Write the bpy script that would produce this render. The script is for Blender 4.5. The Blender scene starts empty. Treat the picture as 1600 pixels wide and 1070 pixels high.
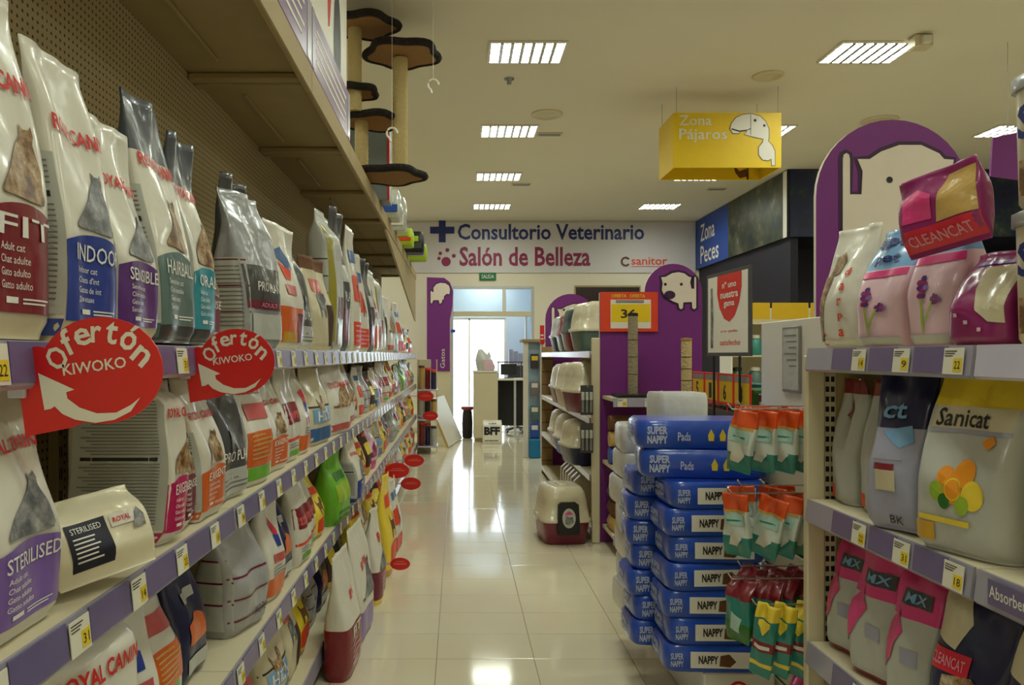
import bpy, bmesh, math, random
from mathutils import Vector, Matrix

sc = bpy.context.scene
C = sc.collection
RND = random.Random(11)
PI = math.pi

# ------------------------------------------------------------------ camera
CAM_Z = 1.40
cam_d = bpy.data.cameras.new('camera')
cam_d.sensor_width = 36.0
cam_d.lens = 27.0                       # 1200 px focal length on 1600 px
cam_d.shift_x = 84 / 1600
cam_d.shift_y = 20 / 1600
cam_d.clip_start = 0.02
cam = bpy.data.objects.new('camera', cam_d)
cam.location = (0, 0, CAM_Z)
cam.rotation_euler = (PI / 2, 0, 0)
C.objects.link(cam)
sc.camera = cam

# ------------------------------------------------------------------ light
sc.view_settings.view_transform = 'Standard'
sc.view_settings.look = 'None'
sc.view_settings.gamma = 1.0
sc.view_settings.use_curve_mapping = False
sc.view_settings.exposure = 0.0
sc.cycles.adaptive_threshold = 0.03
sc.cycles.max_bounces = 7
sc.cycles.diffuse_bounces = 4
sc.cycles.glossy_bounces = 4
sc.cycles.caustics_reflective = False
sc.cycles.caustics_refractive = False
world = bpy.data.worlds.new('daylight')
sc.world = world
world.use_nodes = True
bg = world.node_tree.nodes['Background']
bg.inputs['Color'].default_value = (0.86, 0.93, 1.0, 1)
bg.inputs['Strength'].default_value = 5.0
LAMP_COLOR = (0.93, 1.0, 0.85)
LAMP_W = 28.0                           # watts of every ceiling panel
PANEL_GLOW = 1.2                        # what the lens sees in a lit panel

CEIL = 3.85
BACK = 14.0

# ------------------------------------------------------------------ helpers
def lin(c):
    c = c / 255.0
    return c / 12.92 if c <= 0.04045 else ((c + 0.055) / 1.055) ** 2.4

MATS = {}
def mat(key, rgb=None, rough=0.5, metal=0.0, var=0.10, scale=14.0, bump=0.0, coat=0.0, alpha=1.0, bscale=None):
    """procedural surface: a base colour broken up by noise, optional noise relief"""
    if key in MATS:
        return MATS[key]
    m = bpy.data.materials.new(key)
    m.use_nodes = True
    nt = m.node_tree
    p = nt.nodes['Principled BSDF']
    base = [lin(c) for c in rgb]
    tc = nt.nodes.new('ShaderNodeTexCoord')
    no = nt.nodes.new('ShaderNodeTexNoise')
    no.inputs['Scale'].default_value = scale
    no.inputs['Detail'].default_value = 3
    nt.links.new(tc.outputs['Object'], no.inputs['Vector'])
    mx = nt.nodes.new('ShaderNodeMix'); mx.data_type = 'RGBA'
    mx.inputs[6].default_value = [min(1, c * (1 - var)) for c in base] + [1]
    mx.inputs[7].default_value = [min(1, c * (1 + var)) for c in base] + [1]
    nt.links.new(no.outputs['Fac'], mx.inputs[0])
    nt.links.new(mx.outputs[2], p.inputs['Base Color'])
    p.inputs['Roughness'].default_value = rough
    p.inputs['Metallic'].default_value = metal
    if coat:
        p.inputs['Coat Weight'].default_value = coat
        p.inputs['Coat Roughness'].default_value = 0.12
    if bump:
        n2 = nt.nodes.new('ShaderNodeTexNoise')
        n2.inputs['Scale'].default_value = bscale or scale
        n2.inputs['Detail'].default_value = 2
        nt.links.new(tc.outputs['Object'], n2.inputs['Vector'])
        b = nt.nodes.new('ShaderNodeBump')
        b.inputs['Strength'].default_value = bump
        b.inputs['Distance'].default_value = 0.02
        nt.links.new(n2.outputs['Fac'], b.inputs['Height'])
        nt.links.new(b.outputs['Normal'], p.inputs['Normal'])
    if alpha < 1:
        p.inputs['Alpha'].default_value = alpha
    m.diffuse_color = base + [1]
    MATS[key] = m
    return m

def emit_mat(key, color, strength):
    if key in MATS: return MATS[key]
    m = bpy.data.materials.new(key); m.use_nodes = True
    nt = m.node_tree
    p = nt.nodes['Principled BSDF']
    p.inputs['Base Color'].default_value = (0.8, 0.8, 0.8, 1)
    p.inputs['Emission Color'].default_value = (*color, 1)
    p.inputs['Emission Strength'].default_value = strength
    MATS[key] = m
    return m

def glass_mat(key, tint=(0.93, 0.96, 0.97), rough=0.02, refl=0.5):
    if key in MATS: return MATS[key]
    m = bpy.data.materials.new(key); m.use_nodes = True
    nt = m.node_tree
    nt.nodes.remove(nt.nodes['Principled BSDF'])
    out = nt.nodes['Material Output']
    tr = nt.nodes.new('ShaderNodeBsdfTransparent'); tr.inputs[0].default_value = (*tint, 1)
    gl = nt.nodes.new('ShaderNodeBsdfGlossy'); gl.inputs['Roughness'].default_value = rough
    lw = nt.nodes.new('ShaderNodeFresnel'); lw.inputs[0].default_value = 1.45
    ms = nt.nodes.new('ShaderNodeMixShader')
    nt.links.new(lw.outputs[0], ms.inputs[0])
    nt.links.new(tr.outputs[0], ms.inputs[1]); nt.links.new(gl.outputs[0], ms.inputs[2])
    nt.links.new(ms.outputs[0], out.inputs[0])
    MATS[key] = m
    return m

_TXT = {}
def text_geo(s, bold=0.0):
    k = (s, bold)
    if k in _TXT: return _TXT[k]
    cu = bpy.data.curves.new('lettering', 'FONT')
    cu.body = s; cu.size = 1.0; cu.resolution_u = 2; cu.offset = bold
    ob = bpy.data.objects.new('lettering', cu)
    me = ob.to_mesh()
    vs = [(v.co.x, v.co.y) for v in me.vertices]
    fs = [tuple(p.vertices) for p in me.polygons]
    ob.to_mesh_clear()
    bpy.data.objects.remove(ob); bpy.data.curves.remove(cu)
    xs = [v[0] for v in vs]; ys = [v[1] for v in vs]
    x0, x1, y0, y1 = min(xs), max(xs), min(ys), max(ys)
    n = [((x - x0) / max(x1 - x0, 1e-6), (y - y0) / max(y1 - y0, 1e-6)) for x, y in vs]
    _TXT[k] = (n, fs, (x1 - x0) / max(y1 - y0, 1e-6))
    return _TXT[k]

class MB:
    """collects geometry with material slots; build() links it as ONE mesh object"""
    def __init__(s): s.v = []; s.f = []; s.m = []; s.sm = []
    def add(s, vs, fs, m=0, smooth=False):
        o = len(s.v)
        s.v += [tuple(v) for v in vs]
        for f in fs:
            s.f.append(tuple(i + o for i in f)); s.m.append(m); s.sm.append(smooth)
    def box(s, x0, x1, y0, y1, z0, z1, m=0, c=0.0, fn=None):
        if x1 < x0: x0, x1 = x1, x0
        if y1 < y0: y0, y1 = y1, y0
        if z1 < z0: z0, z1 = z1, z0
        lo = (x0, y0, z0); hi = (x1, y1, z1)
        c = min(c, (x1 - x0) * .45, (y1 - y0) * .45, (z1 - z0) * .45)
        if c <= 0:
            vs = [(x, y, z) for x in (x0, x1) for y in (y0, y1) for z in (z0, z1)]
            fs = [(0, 1, 3, 2), (4, 6, 7, 5), (0, 4, 5, 1), (2, 3, 7, 6), (0, 2, 6, 4), (1, 5, 7, 3)]
        else:
            vs = []; idx = {}
            for sx in (0, 1):
                for sy in (0, 1):
                    for sz in (0, 1):
                        S = (sx, sy, sz)
                        for a in range(3):
                            co = []
                            for k in range(3):
                                e = hi[k] if S[k] else lo[k]
                                co.append(e if k == a else e + (-c if S[k] else c))
                            idx[(S, a)] = len(vs); vs.append(tuple(co))
            fs = []
            for a in range(3):
                b, k = (a + 1) % 3, (a + 2) % 3
                for sa in (0, 1):
                    q = []
                    for sb, sk in ((0, 0), (1, 0), (1, 1), (0, 1)):
                        S = [0, 0, 0]; S[a] = sa; S[b] = sb; S[k] = sk
                        q.append(idx[(tuple(S), a)])
                    fs.append(tuple(q))
                for sa in (0, 1):
                    for sb in (0, 1):
                        S0 = [0, 0, 0]; S0[a] = sa; S0[b] = sb; S1 = list(S0); S1[k] = 1
                        fs.append((idx[(tuple(S0), a)], idx[(tuple(S1), a)], idx[(tuple(S1), b)], idx[(tuple(S0), b)]))
            for sx in (0, 1):
                for sy in (0, 1):
                    for sz in (0, 1):
                        fs.append(tuple(idx[((sx, sy, sz), a)] for a in range(3)))
            ctr = Vector(((x0 + x1) / 2, (y0 + y1) / 2, (z0 + z1) / 2))
            g = []
            for f in fs:
                p = [Vector(vs[i]) for i in f]
                n = (p[1] - p[0]).cross(p[2] - p[0])
                g.append(f if n.dot(p[0] + p[2] - 2 * ctr) > 0 else tuple(reversed(f)))
            fs = g
        if fn: vs = [fn(*v) for v in vs]
        s.add(vs, fs, m)
    def tube(s, pts, r, m=0, n=8, r1=None):
        pts = [Vector(p) for p in pts]; rings = []
        for i, p in enumerate(pts):
            d = (pts[min(i + 1, len(pts) - 1)] - pts[max(i - 1, 0)]).normalized()
            up = Vector((0, 0, 1)) if abs(d.z) < .9 else Vector((1, 0, 0))
            a = d.cross(up).normalized(); b = d.cross(a)
            rr = r if r1 is None else r + (r1 - r) * i / (len(pts) - 1)
            rings.append([p + a * rr * math.cos(2 * PI * k / n) + b * rr * math.sin(2 * PI * k / n) for k in range(n)])
        vs = [v for g in rings for v in g]; fs = []
        for i in range(len(pts) - 1):
            for k in range(n):
                fs.append((i * n + k, i * n + (k + 1) % n, (i + 1) * n + (k + 1) % n, (i + 1) * n + k))
        s.add(vs, fs, m, True)
        s.add(rings[0], [tuple(range(n))], m); s.add(rings[-1], [tuple(range(n))], m)
    def lathe(s, prof, cx, cy, m=0, n=20):
        vs = []; fs = []
        for r, z in prof:
            vs += [(cx + r * math.cos(2 * PI * k / n), cy + r * math.sin(2 * PI * k / n), z) for k in range(n)]
        for i in range(len(prof) - 1):
            for k in range(n):
                fs.append((i * n + k, i * n + (k + 1) % n, (i + 1) * n + (k + 1) % n, (i + 1) * n + k))
        s.add(vs, fs, m, True)
        for i in (0, len(prof) - 1):
            if prof[i][0] > 1e-4: s.add(vs[i * n:(i + 1) * n], [tuple(range(n))], m)
    def loft(s, secs, m=0, n=28, cap=True, smooth=True, mats=None):
        """secs: (cx, cy, half_x, half_y, corner exponent, z)"""
        vs = []; fs = []
        for cx, cy, hx, hy, p, z in secs:
            for k in range(n):
                t = 2 * PI * (k + .5) / n; c, si = math.cos(t), math.sin(t)
                vs.append((cx + hx * math.copysign(abs(c) ** (2 / p), c), cy + hy * math.copysign(abs(si) ** (2 / p), si), z))
        for i in range(len(secs) - 1):
            q = [(i * n + k, i * n + (k + 1) % n, (i + 1) * n + (k + 1) % n, (i + 1) * n + k) for k in range(n)]
            o = len(s.v)
            if i == 0: s.v += vs; base = o
            for f in q:
                s.f.append(tuple(j + base for j in f)); s.m.append(mats[i] if mats else m); s.sm.append(smooth)
        if cap:
            s.add(vs[:n], [tuple(range(n))], mats[0] if mats else m); s.add(vs[-n:], [tuple(range(n))], mats[-1] if mats else m)
    def prism(s, poly, fn, t0, t1, m=0, mside=None):
        """2-D outline; fn(x, y, depth) -> point"""
        n = len(poly)
        a = [fn(x, y, t0) for x, y in poly]; b = [fn(x, y, t1) for x, y in poly]
        s.add(a + b, [tuple(range(n)), tuple(range(2 * n - 1, n - 1, -1))], m)
        s.add(a + b, [(i, (i + 1) % n, n + (i + 1) % n, n + i) for i in range(n)], m if mside is None else mside)
    def flat(s, poly, fn, m=0):
        s.add([fn(x, y) for x, y in poly], [tuple(range(len(poly)))], m)
    def flat_sub(s, poly, fn, m=0, cuts=2):
        """a filled outline cut fine enough to follow a curved surface"""
        bm = bmesh.new()
        ext = max(max(p[0] for p in poly) - min(p[0] for p in poly), max(p[1] for p in poly) - min(p[1] for p in poly))
        cuts += int(ext / .025)
        f = bm.faces.new([bm.verts.new((x, y, 0)) for x, y in poly])
        bmesh.ops.triangulate(bm, faces=[f])
        bmesh.ops.subdivide_edges(bm, edges=bm.edges[:], cuts=cuts, use_grid_fill=True)
        bm.verts.index_update()
        s.add([fn(v.co.x, v.co.y) for v in bm.verts], [tuple(v.index for v in q.verts) for q in bm.faces], m)
        bm.free()
    def patch(s, x0, x1, z0, z1, fn, nx=8, nz=5, m=0, arch=0.0):
        vs = []; fs = []
        for j in range(nz + 1):
            for i in range(nx + 1):
                a = i / nx; x = x0 + (x1 - x0) * a
                zt = z1 + arch * (1 - (2 * a - 1) ** 2)
                vs.append(fn(x, z0 + (zt - z0) * j / nz))
        for j in range(nz):
            for i in range(nx):
                k = j * (nx + 1) + i
                fs.append((k, k + 1, k + nx + 2, k + nx + 1))
        s.add(vs, fs, m, True)
    def text(s, t, fn, x0, x1, z0, z1, m=0, bold=0.0):
        n, fs, ar = text_geo(t, bold)
        s.add([fn(x0 + (x1 - x0) * a, z0 + (z1 - z0) * b) for a, b in n], fs, m)
    def mesh(s, name, mats, org=(0, 0, 0)):
        me = bpy.data.meshes.new(name)
        ox, oy, oz = org
        me.from_pydata([(x - ox, y - oy, z - oz) for x, y, z in s.v], [], s.f)
        for k in mats: me.materials.append(MATS[k] if isinstance(k, str) else k)
        me.polygons.foreach_set('material_index', s.m)
        me.polygons.foreach_set('use_smooth', s.sm)
        me.update()
        return me
    def build(s, name, mats, parent=None, org=(0, 0, 0)):
        """vertices are in world space (or in the parent's space when org is zero)"""
        if parent is not None and org == (0, 0, 0) and 'org' in parent: org = tuple(parent['org'])
        return link(name, s.mesh(name, mats, org), parent, (0, 0, 0) if parent is not None else org)

def link(name, data, parent=None, loc=(0, 0, 0)):
    o = bpy.data.objects.new(name, data)
    C.objects.link(o); o.location = loc
    if parent is not None: o.parent = parent
    return o

def tag(o, label=None, cat=None, group=None, kind=None):
    if label: o['label'] = label
    if cat: o['category'] = cat
    if group: o['group'] = group
    if kind: o['kind'] = kind
    return o

def empty(name, loc, label, cat, group=None, rz=0.0):
    o = link(name, None, None, loc)
    o.empty_display_size = .05
    o.rotation_euler[2] = rz
    tag(o, label, cat, group)
    return o

KIDS = {}
def wroot(name, loc, label, cat, group=None):
    """a thing whose parts are given in world coordinates"""
    o = empty(name, loc, label, cat, group)
    ORG[o.name] = tuple(loc)
    return o
ORG = {}
def part(mb, name, mats, root, parent=None):
    """part of a wroot thing; geometry in world coordinates. parent: the part it belongs to (sub-part)"""
    p = parent if parent is not None else root
    return link(name, mb.mesh(name, mats, ORG[root.name]), p)

def dup(o, parent=None, loc=None):
    c = o.copy(); C.objects.link(c)
    if parent is not None: c.parent = parent
    if loc is not None: c.location = loc
    for ch in list(o.children): dup(ch, c)
    return c

def at(px, py, Y):
    """where a line of sight at pixel (px, py) of the 1600 x 1070 frame meets depth Y"""
    return (px - 716) * Y / 1200, CAM_Z - (py - 555) * Y / 1200

ORDN = ['first', 'second', 'third', 'fourth', 'fifth', 'sixth', 'seventh', 'eighth', 'ninth', 'tenth', 'eleventh',
        'twelfth', 'thirteenth', 'fourteenth', 'fifteenth', 'sixteenth', 'seventeenth', 'eighteenth', 'nineteenth', 'twentieth']
def ordn(i): return ORDN[i] if i < len(ORDN) else '%dth' % (i + 1)

# ------------------------------------------------------------------ materials
mat('ceiling', (228, 222, 204), .9, var=.03, scale=2)
mat('wall', (230, 222, 204), .85, var=.03, scale=2)
mat('banner', (212, 208, 212), .7, var=.03)
mat('vestibule', (196, 212, 235), .8, var=.03)
mat('grout', (150, 142, 120), .6, var=.1, scale=8)
mat('cream', (214, 203, 172), .5, var=.04, scale=6)
mat('cream_dim', (168, 148, 104), .65, var=.08, scale=9)
mat('offwhite', (228, 224, 212), .45, var=.04)
mat('steel', (150, 148, 150), .35, .7, var=.05)
mat('alu', (200, 202, 205), .35, .5, var=.03)
mat('chrome', (215, 215, 220), .2, .9, var=.03)
mat('rail', (158, 154, 172), .3, var=.08, scale=20, coat=.5)
mat('rail_shine', (196, 192, 214), .25, var=.06, coat=.6)
mat('rail_purple', (104, 92, 138), .35, var=.12, scale=20, coat=.4)
mat('tag_white', (225, 222, 205), .5, var=.05)
mat('tag_yellow', (228, 200, 40), .5, var=.05)
mat('purple', (116, 34, 124), .5, var=.06)
mat('purple_dark', (50, 12, 58), .5, var=.06)
mat('purple_edge', (226, 214, 200), .5, var=.04)
mat('ink', (24, 20, 28), .5, var=.1)
mat('navy', (16, 14, 40), .6, var=.15)
mat('signnavy', (26, 40, 112), .5, var=.05)
mat('signwine', (138, 34, 82), .5, var=.05)
mat('red', (214, 26, 24), .4, var=.05, coat=.2)
mat('redorange', (224, 66, 30), .45, var=.08)
mat('print_white', (232, 228, 218), .5, var=.03)
mat('yellow', (236, 200, 14), .5, var=.05)
mat('yellow_deep', (206, 166, 10), .5, var=.05)
mat('green_sign', (24, 110, 66), .5, var=.05)
mat('black', (22, 21, 24), .5, var=.15)
mat('charcoal', (58, 60, 66), .35, var=.2, coat=.3)
mat('brown', (104, 66, 36), .7, var=.2, scale=25)
mat('darkbrown', (60, 32, 24), .6, var=.2)
mat('plush_tan', (150, 112, 66), .95, var=.15, scale=40, bump=.3)
mat('plush_dark', (34, 28, 26), 1.0, var=.3, scale=60, bump=.8)
mat('sisal', (196, 176, 124), .9, var=.12, scale=60, bump=.6)
mat('sisal_grey', (150, 138, 112), .9, var=.15, scale=60, bump=.6)
# special materials
def pegboard():
    m = mat('pegboard', (186, 168, 128), .7, var=.06, scale=5)
    nt = m.node_tree; p = nt.nodes['Principled BSDF']
    tc = nt.nodes.new('ShaderNodeTexCoord')
    sx = nt.nodes.new('ShaderNodeSeparateXYZ'); cx = nt.nodes.new('ShaderNodeCombineXYZ')
    nt.links.new(tc.outputs['Object'], sx.inputs[0])
    nt.links.new(sx.outputs['Y'], cx.inputs['X']); nt.links.new(sx.outputs['Z'], cx.inputs['Y'])
    vo = nt.nodes.new('ShaderNodeTexVoronoi'); vo.voronoi_dimensions = '2D'
    vo.inputs['Scale'].default_value = 42; vo.inputs['Randomness'].default_value = 0
    nt.links.new(cx.outputs[0], vo.inputs['Vector'])
    lt = nt.nodes.new('ShaderNodeMath'); lt.operation = 'LESS_THAN'; lt.inputs[1].default_value = .2
    nt.links.new(vo.outputs['Distance'], lt.inputs[0])
    old = p.inputs['Base Color'].links[0].from_socket
    mx = nt.nodes.new('ShaderNodeMix'); mx.data_type = 'RGBA'
    nt.links.new(lt.outputs[0], mx.inputs[0]); nt.links.new(old, mx.inputs[6])
    mx.inputs[7].default_value = (.08, .06, .035, 1)
    nt.links.new(mx.outputs[2], p.inputs['Base Color'])
pegboard()

def photo_print(key, cols, scale, seed):
    """a printed photograph: coloured mottling"""
    m = bpy.data.materials.new(key); m.use_nodes = True
    nt = m.node_tree; p = nt.nodes['Principled BSDF']
    tc = nt.nodes.new('ShaderNodeTexCoord')
    no = nt.nodes.new('ShaderNodeTexNoise'); no.noise_dimensions = '4D'
    no.inputs['W'].default_value = seed
    no.inputs['Scale'].default_value = scale; no.inputs['Detail'].default_value = 6; no.inputs['Roughness'].default_value = .65
    nt.links.new(tc.outputs['Object'], no.inputs['Vector'])
    cr = nt.nodes.new('ShaderNodeValToRGB')
    e = cr.color_ramp.elements
    while len(e) < len(cols): e.new(.5)
    for i, c in enumerate(cols):
        e[i].position = .34 + .32 * i / (len(cols) - 1); e[i].color = [lin(x) for x in c] + [1]
    nt.links.new(no.outputs['Fac'], cr.inputs[0]); nt.links.new(cr.outputs[0], p.inputs['Base Color'])
    p.inputs['Roughness'].default_value = .45
    MATS[key] = m
photo_print('aquarium_photo', [(12, 26, 52), (28, 44, 34), (52, 62, 42), (92, 84, 66), (128, 140, 138)], 2.6, 3.1)
photo_print('deep_photo', [(8, 12, 40), (16, 26, 72), (22, 34, 70), (44, 58, 62), (90, 96, 90)], 3.0, 8.2)
photo_print('fur_photo', [(70, 46, 30), (120, 84, 50), (170, 140, 100), (200, 190, 170)], 30, 1.2)
photo_print('grey_photo', [(60, 62, 66), (96, 98, 102), (140, 140, 142), (180, 178, 172)], 26, 4.2)
photo_print('flower_photo', [(90, 40, 80), (150, 90, 130), (206, 180, 190), (222, 214, 206)], 26, 2.2)

def tile_mat():
    m = mat('tile', (222, 212, 186), .09, var=.035, scale=3)
    nt = m.node_tree; p = nt.nodes['Principled BSDF']
    p.inputs['Specular IOR Level'].default_value = .5
    tc = nt.nodes.new('ShaderNodeTexCoord'); no = nt.nodes.new('ShaderNodeTexNoise')
    no.inputs['Scale'].default_value = 2.2
    nt.links.new(tc.outputs['Object'], no.inputs['Vector'])
    b = nt.nodes.new('ShaderNodeBump'); b.inputs['Strength'].default_value = .03; b.inputs['Distance'].default_value = .02
    nt.links.new(no.outputs['Fac'], b.inputs['Height']); nt.links.new(b.outputs['Normal'], p.inputs['Normal'])
tile_mat()

# ================================================================== THE SETTING
X0, X1, Y0, Y1 = -3.2, 9.2, -2.2, 17.0
def struct(mb, name, mats, label=None):
    o = mb.build(name, mats); o['kind'] = 'structure'
    if label: o['label'] = label
    return o

b = MB(); b.box(X0, X1, Y0, BACK + .15, -.15, -.003, 0)
floor = struct(b, 'floor', ['grout'])
TX, TY = .45, .315
b = MB(); b.box(-TX / 2 + .0015, TX / 2 - .0015, -TY / 2 + .0015, TY / 2 - .0015, -.012, 0, 0, .0012)
tile_me = b.mesh('floor_tile', ['tile'])
ystart = 3.544 - 8 * TY
for i in range(6):
    for j in range(41):
        cx, cy = -1.0 + TX * (i + .5), ystart + TY * (j + .5)
        if cy + TY / 2 > BACK + .16: continue
        t = link('floor_tile', tile_me, floor, (cx, cy, RND.uniform(-.0004, .0004)))
        t.rotation_euler = (RND.uniform(-.0012, .0012), RND.uniform(-.0012, .0012), 0)
# the rest of the tiling, under the shelving and out of sight
b = MB()
y = ystart
for j in range(-10, 41):
    for i in range(-5, 24):
        if 0 <= i < 6 and j >= 0: continue
        cx, cy = -1.0 + TX * (i + .5), ystart + TY * (j + .5)
        if cx - TX / 2 < X0 or cx + TX / 2 > X1 or cy - TY / 2 < Y0 or cy + TY / 2 > BACK + .16: continue
        b.add([(cx + sx * (TX / 2 - .0015), cy + sy * (TY / 2 - .0015), 0) for sx, sy in ((-1, -1), (1, -1), (1, 1), (-1, 1))], [(0, 1, 2, 3)])
t = b.build('far_floor_tiling', ['tile'], floor); t['kind'] = 'stuff'

b = MB(); b.box(X0, X1, Y0, BACK + .15, CEIL, CEIL + .12)
struct(b, 'ceiling', ['ceiling'])
b = MB(); b.box(X0 - .12, X0, Y0, BACK + .15, 0, CEIL); struct(b, 'wall_left', ['wall'])
b = MB(); b.box(X1, X1 + .12, Y0, BACK + .15, 0, CEIL); struct(b, 'wall_right', ['wall'])
b = MB(); b.box(X0, X1, Y0 - .12, Y0, 0, CEIL); struct(b, 'wall_behind_camera', ['wall'])

DX0, DX1, DZ = -.14, 1.38, 2.66          # opening to the vestibule
b = MB()
b.box(X0, DX0, BACK, BACK + .15, 0, CEIL); b.box(DX1, X1, BACK, BACK + .15, 0, CEIL); b.box(DX0, DX1, BACK, BACK + .15, DZ, CEIL)
wall_back = struct(b, 'wall_back', ['wall'])
b = MB(); b.box(X0, DX0, BACK - .012, BACK, 0, .09, 0, .003); b.box(DX1, X1, BACK - .012, BACK, 0, .09, 0, .003)
struct(b, 'baseboard_back', ['cream'])

# frame and glazing of the opening
door = link('door_1', None, None, (DX0, BACK, 0)); door['kind'] = 'structure'; ORG['door_1'] = (DX0, BACK, 0)
door['label'] = 'aluminium framed glazed opening in the back wall'
b = MB(); b.box(DX0, DX0 + .05, BACK - .01, BACK + .09, 0, DZ, 0, .004); part(b, 'frame_jamb', ['alu'], door)
b = MB(); b.box(DX1 - .05, DX1, BACK - .01, BACK + .09, 0, DZ, 0, .004); part(b, 'frame_jamb', ['alu'], door)
b = MB(); b.box(DX0 + .05, DX1 - .05, BACK - .01, BACK + .09, DZ - .05, DZ, 0, .004); part(b, 'frame_head', ['alu'], door)
b = MB(); b.box(DX0 + .05, DX1 - .05, BACK - .01, BACK + .09, 2.11, 2.20, 0, .004); part(b, 'transom_bar', ['cream'], door)
b = MB(); b.box(.81, .87, BACK - .01, BACK + .09, 2.20, DZ - .05, 0, .004); part(b, 'mullion', ['offwhite'], door)
b = MB(); b.box(DX0 + .05, .81, BACK + .035, BACK + .045, 2.20, DZ - .05); part(b, 'pane', [glass_mat('glass')], door)
b = MB(); b.box(.87, DX1 - .05, BACK + .035, BACK + .045, 2.20, DZ - .05); part(b, 'pane', ['glass'], door)
b = MB(); b.box(1.22, 1.25, BACK - .01, BACK + .09, 0, 2.11, 0, .004); part(b, 'mullion', ['alu'], door)
b = MB(); b.box(1.25, DX1 - .05, BACK + .035, BACK + .045, 0.05, 2.11); part(b, 'pane', ['glass'], door)

# vestibule beyond, with a glazed street front
VX0, VX1, VY1, VZ = -1.6, 1.62, 15.2, 3.1
b = MB(); b.box(VX0 - 6, VX1 + 6, BACK + .15, VY1 + 12, -.15, -.002)
struct(b, 'floor_vestibule', ['tile'])
b = MB(); b.box(VX0, VX1, BACK + .15, VY1 + .1, VZ, VZ + .1); struct(b, 'ceiling_vestibule', ['vestibule'])
b = MB(); b.box(VX1, VX1 + .1, BACK + .15, VY1 + .1, 0, VZ); struct(b, 'wall_vestibule_right', ['vestibule'])
b = MB(); b.box(VX0 - .1, VX0, VY1 - .1, VY1 + .1, 0, VZ); b.box(VX0 - .1, VX0, BACK + .15, VY1 - .1, 2.6, VZ)
struct(b, 'wall_vestibule_left', ['vestibule'])  # left side kept open below the lintel to let extra daylight in
b = MB(); b.box(VX0, -.5, VY1, VY1 + .1, 0, VZ); b.box(.95, VX1, VY1, VY1 + .1, 0, VZ); b.box(-.5, .95, VY1, VY1 + .1, 2.14, VZ)
struct(b, 'wall_vestibule_front', ['vestibule'])
d2 = link('door_2', None, None, (-.5, VY1, 0)); d2['kind'] = 'structure'; ORG['door_2'] = (-.5, VY1, 0)
d2['label'] = 'street door with bright daylight behind its glass'
for x in (-.5, .20, .91):
    b = MB(); b.box(x, x + .04, VY1 + .02, VY1 + .08, 0, 2.14, 0, .003); part(b, 'stile', ['offwhite'], d2)
b = MB(); b.box(-.46, .91, VY1 + .02, VY1 + .08, 2.10, 2.14, 0, .003); part(b, 'head_rail', ['offwhite'], d2)
for x0, x1 in ((-.46, .20), (.24, .91)):
    b = MB(); b.box(x0, x1, VY1 + .045, VY1 + .055, 0.02, 2.10); part(b, 'pane', ['glass'], d2)

# fish zone: bulkhead that comes down from the ceiling, the dark void beneath put into near-black wall colour
FX, FY, FZ = 4.34, 10.1, 2.96
b = MB(); b.box(FX, X1, FY, BACK, FZ, CEIL - .004)
struct(b, 'trim_1', ['navy'], 'bulkhead under the ceiling around the fish area')
b = MB(); b.box(FX + .05, FX + .15, FY + .05, BACK, 0, FZ); b.box(FX + .15, X1, FY + 1.2, FY + 1.3, 0, FZ)
struct(b, 'wall_fish_zone', ['navy'])

# printed banners on the bulkhead
def fm(y, z): return (FX - .012, y, z)
root = wroot('wall_banner', (FX, 12, FZ), 'long banner with white lettering on blue and aquarium photo under the ceiling', 'banner')
b = MB(); b.box(FX - .01, FX, FY + .02, BACK - .01, FZ + .0, CEIL - .01); part(b, 'banner_sheet', ['aquarium_photo'], root)
mat('bannerblue', (32, 70, 158), .5, var=.1, scale=3)
b = MB(); b.box(FX - .0105, FX, 12.32, BACK - .012, FZ, CEIL - .012); part(b, 'blue_field', ['bannerblue'], root)
b = MB(); b.box(FX - .0108, FX, 10.12, 10.24, FZ, CEIL - .012); part(b, 'white_strip', ['print_white'], root)
b = MB()
def fr(y, z): return (FX - .0125, y, z)
b.text('Zona', lambda a, z: fr(13.72 - a, z), 0, .75, 3.42, 3.72, 0, .01)
b.text('Peces', lambda a, z: fr(13.72 - a, z), 0, .95, 3.03, 3.34, 0, .01)
part(b, 'lettering', ['print_white'], root)
root = wroot('wall_banner', (6, FY, FZ), 'dark blue underwater photo banner facing the aisles, right of the lettered fish banner', 'banner')
b = MB(); b.box(FX + .02, X1, FY - .01, FY, FZ + .0, CEIL - .01); part(b, 'banner_sheet', ['deep_photo'], root)

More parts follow.
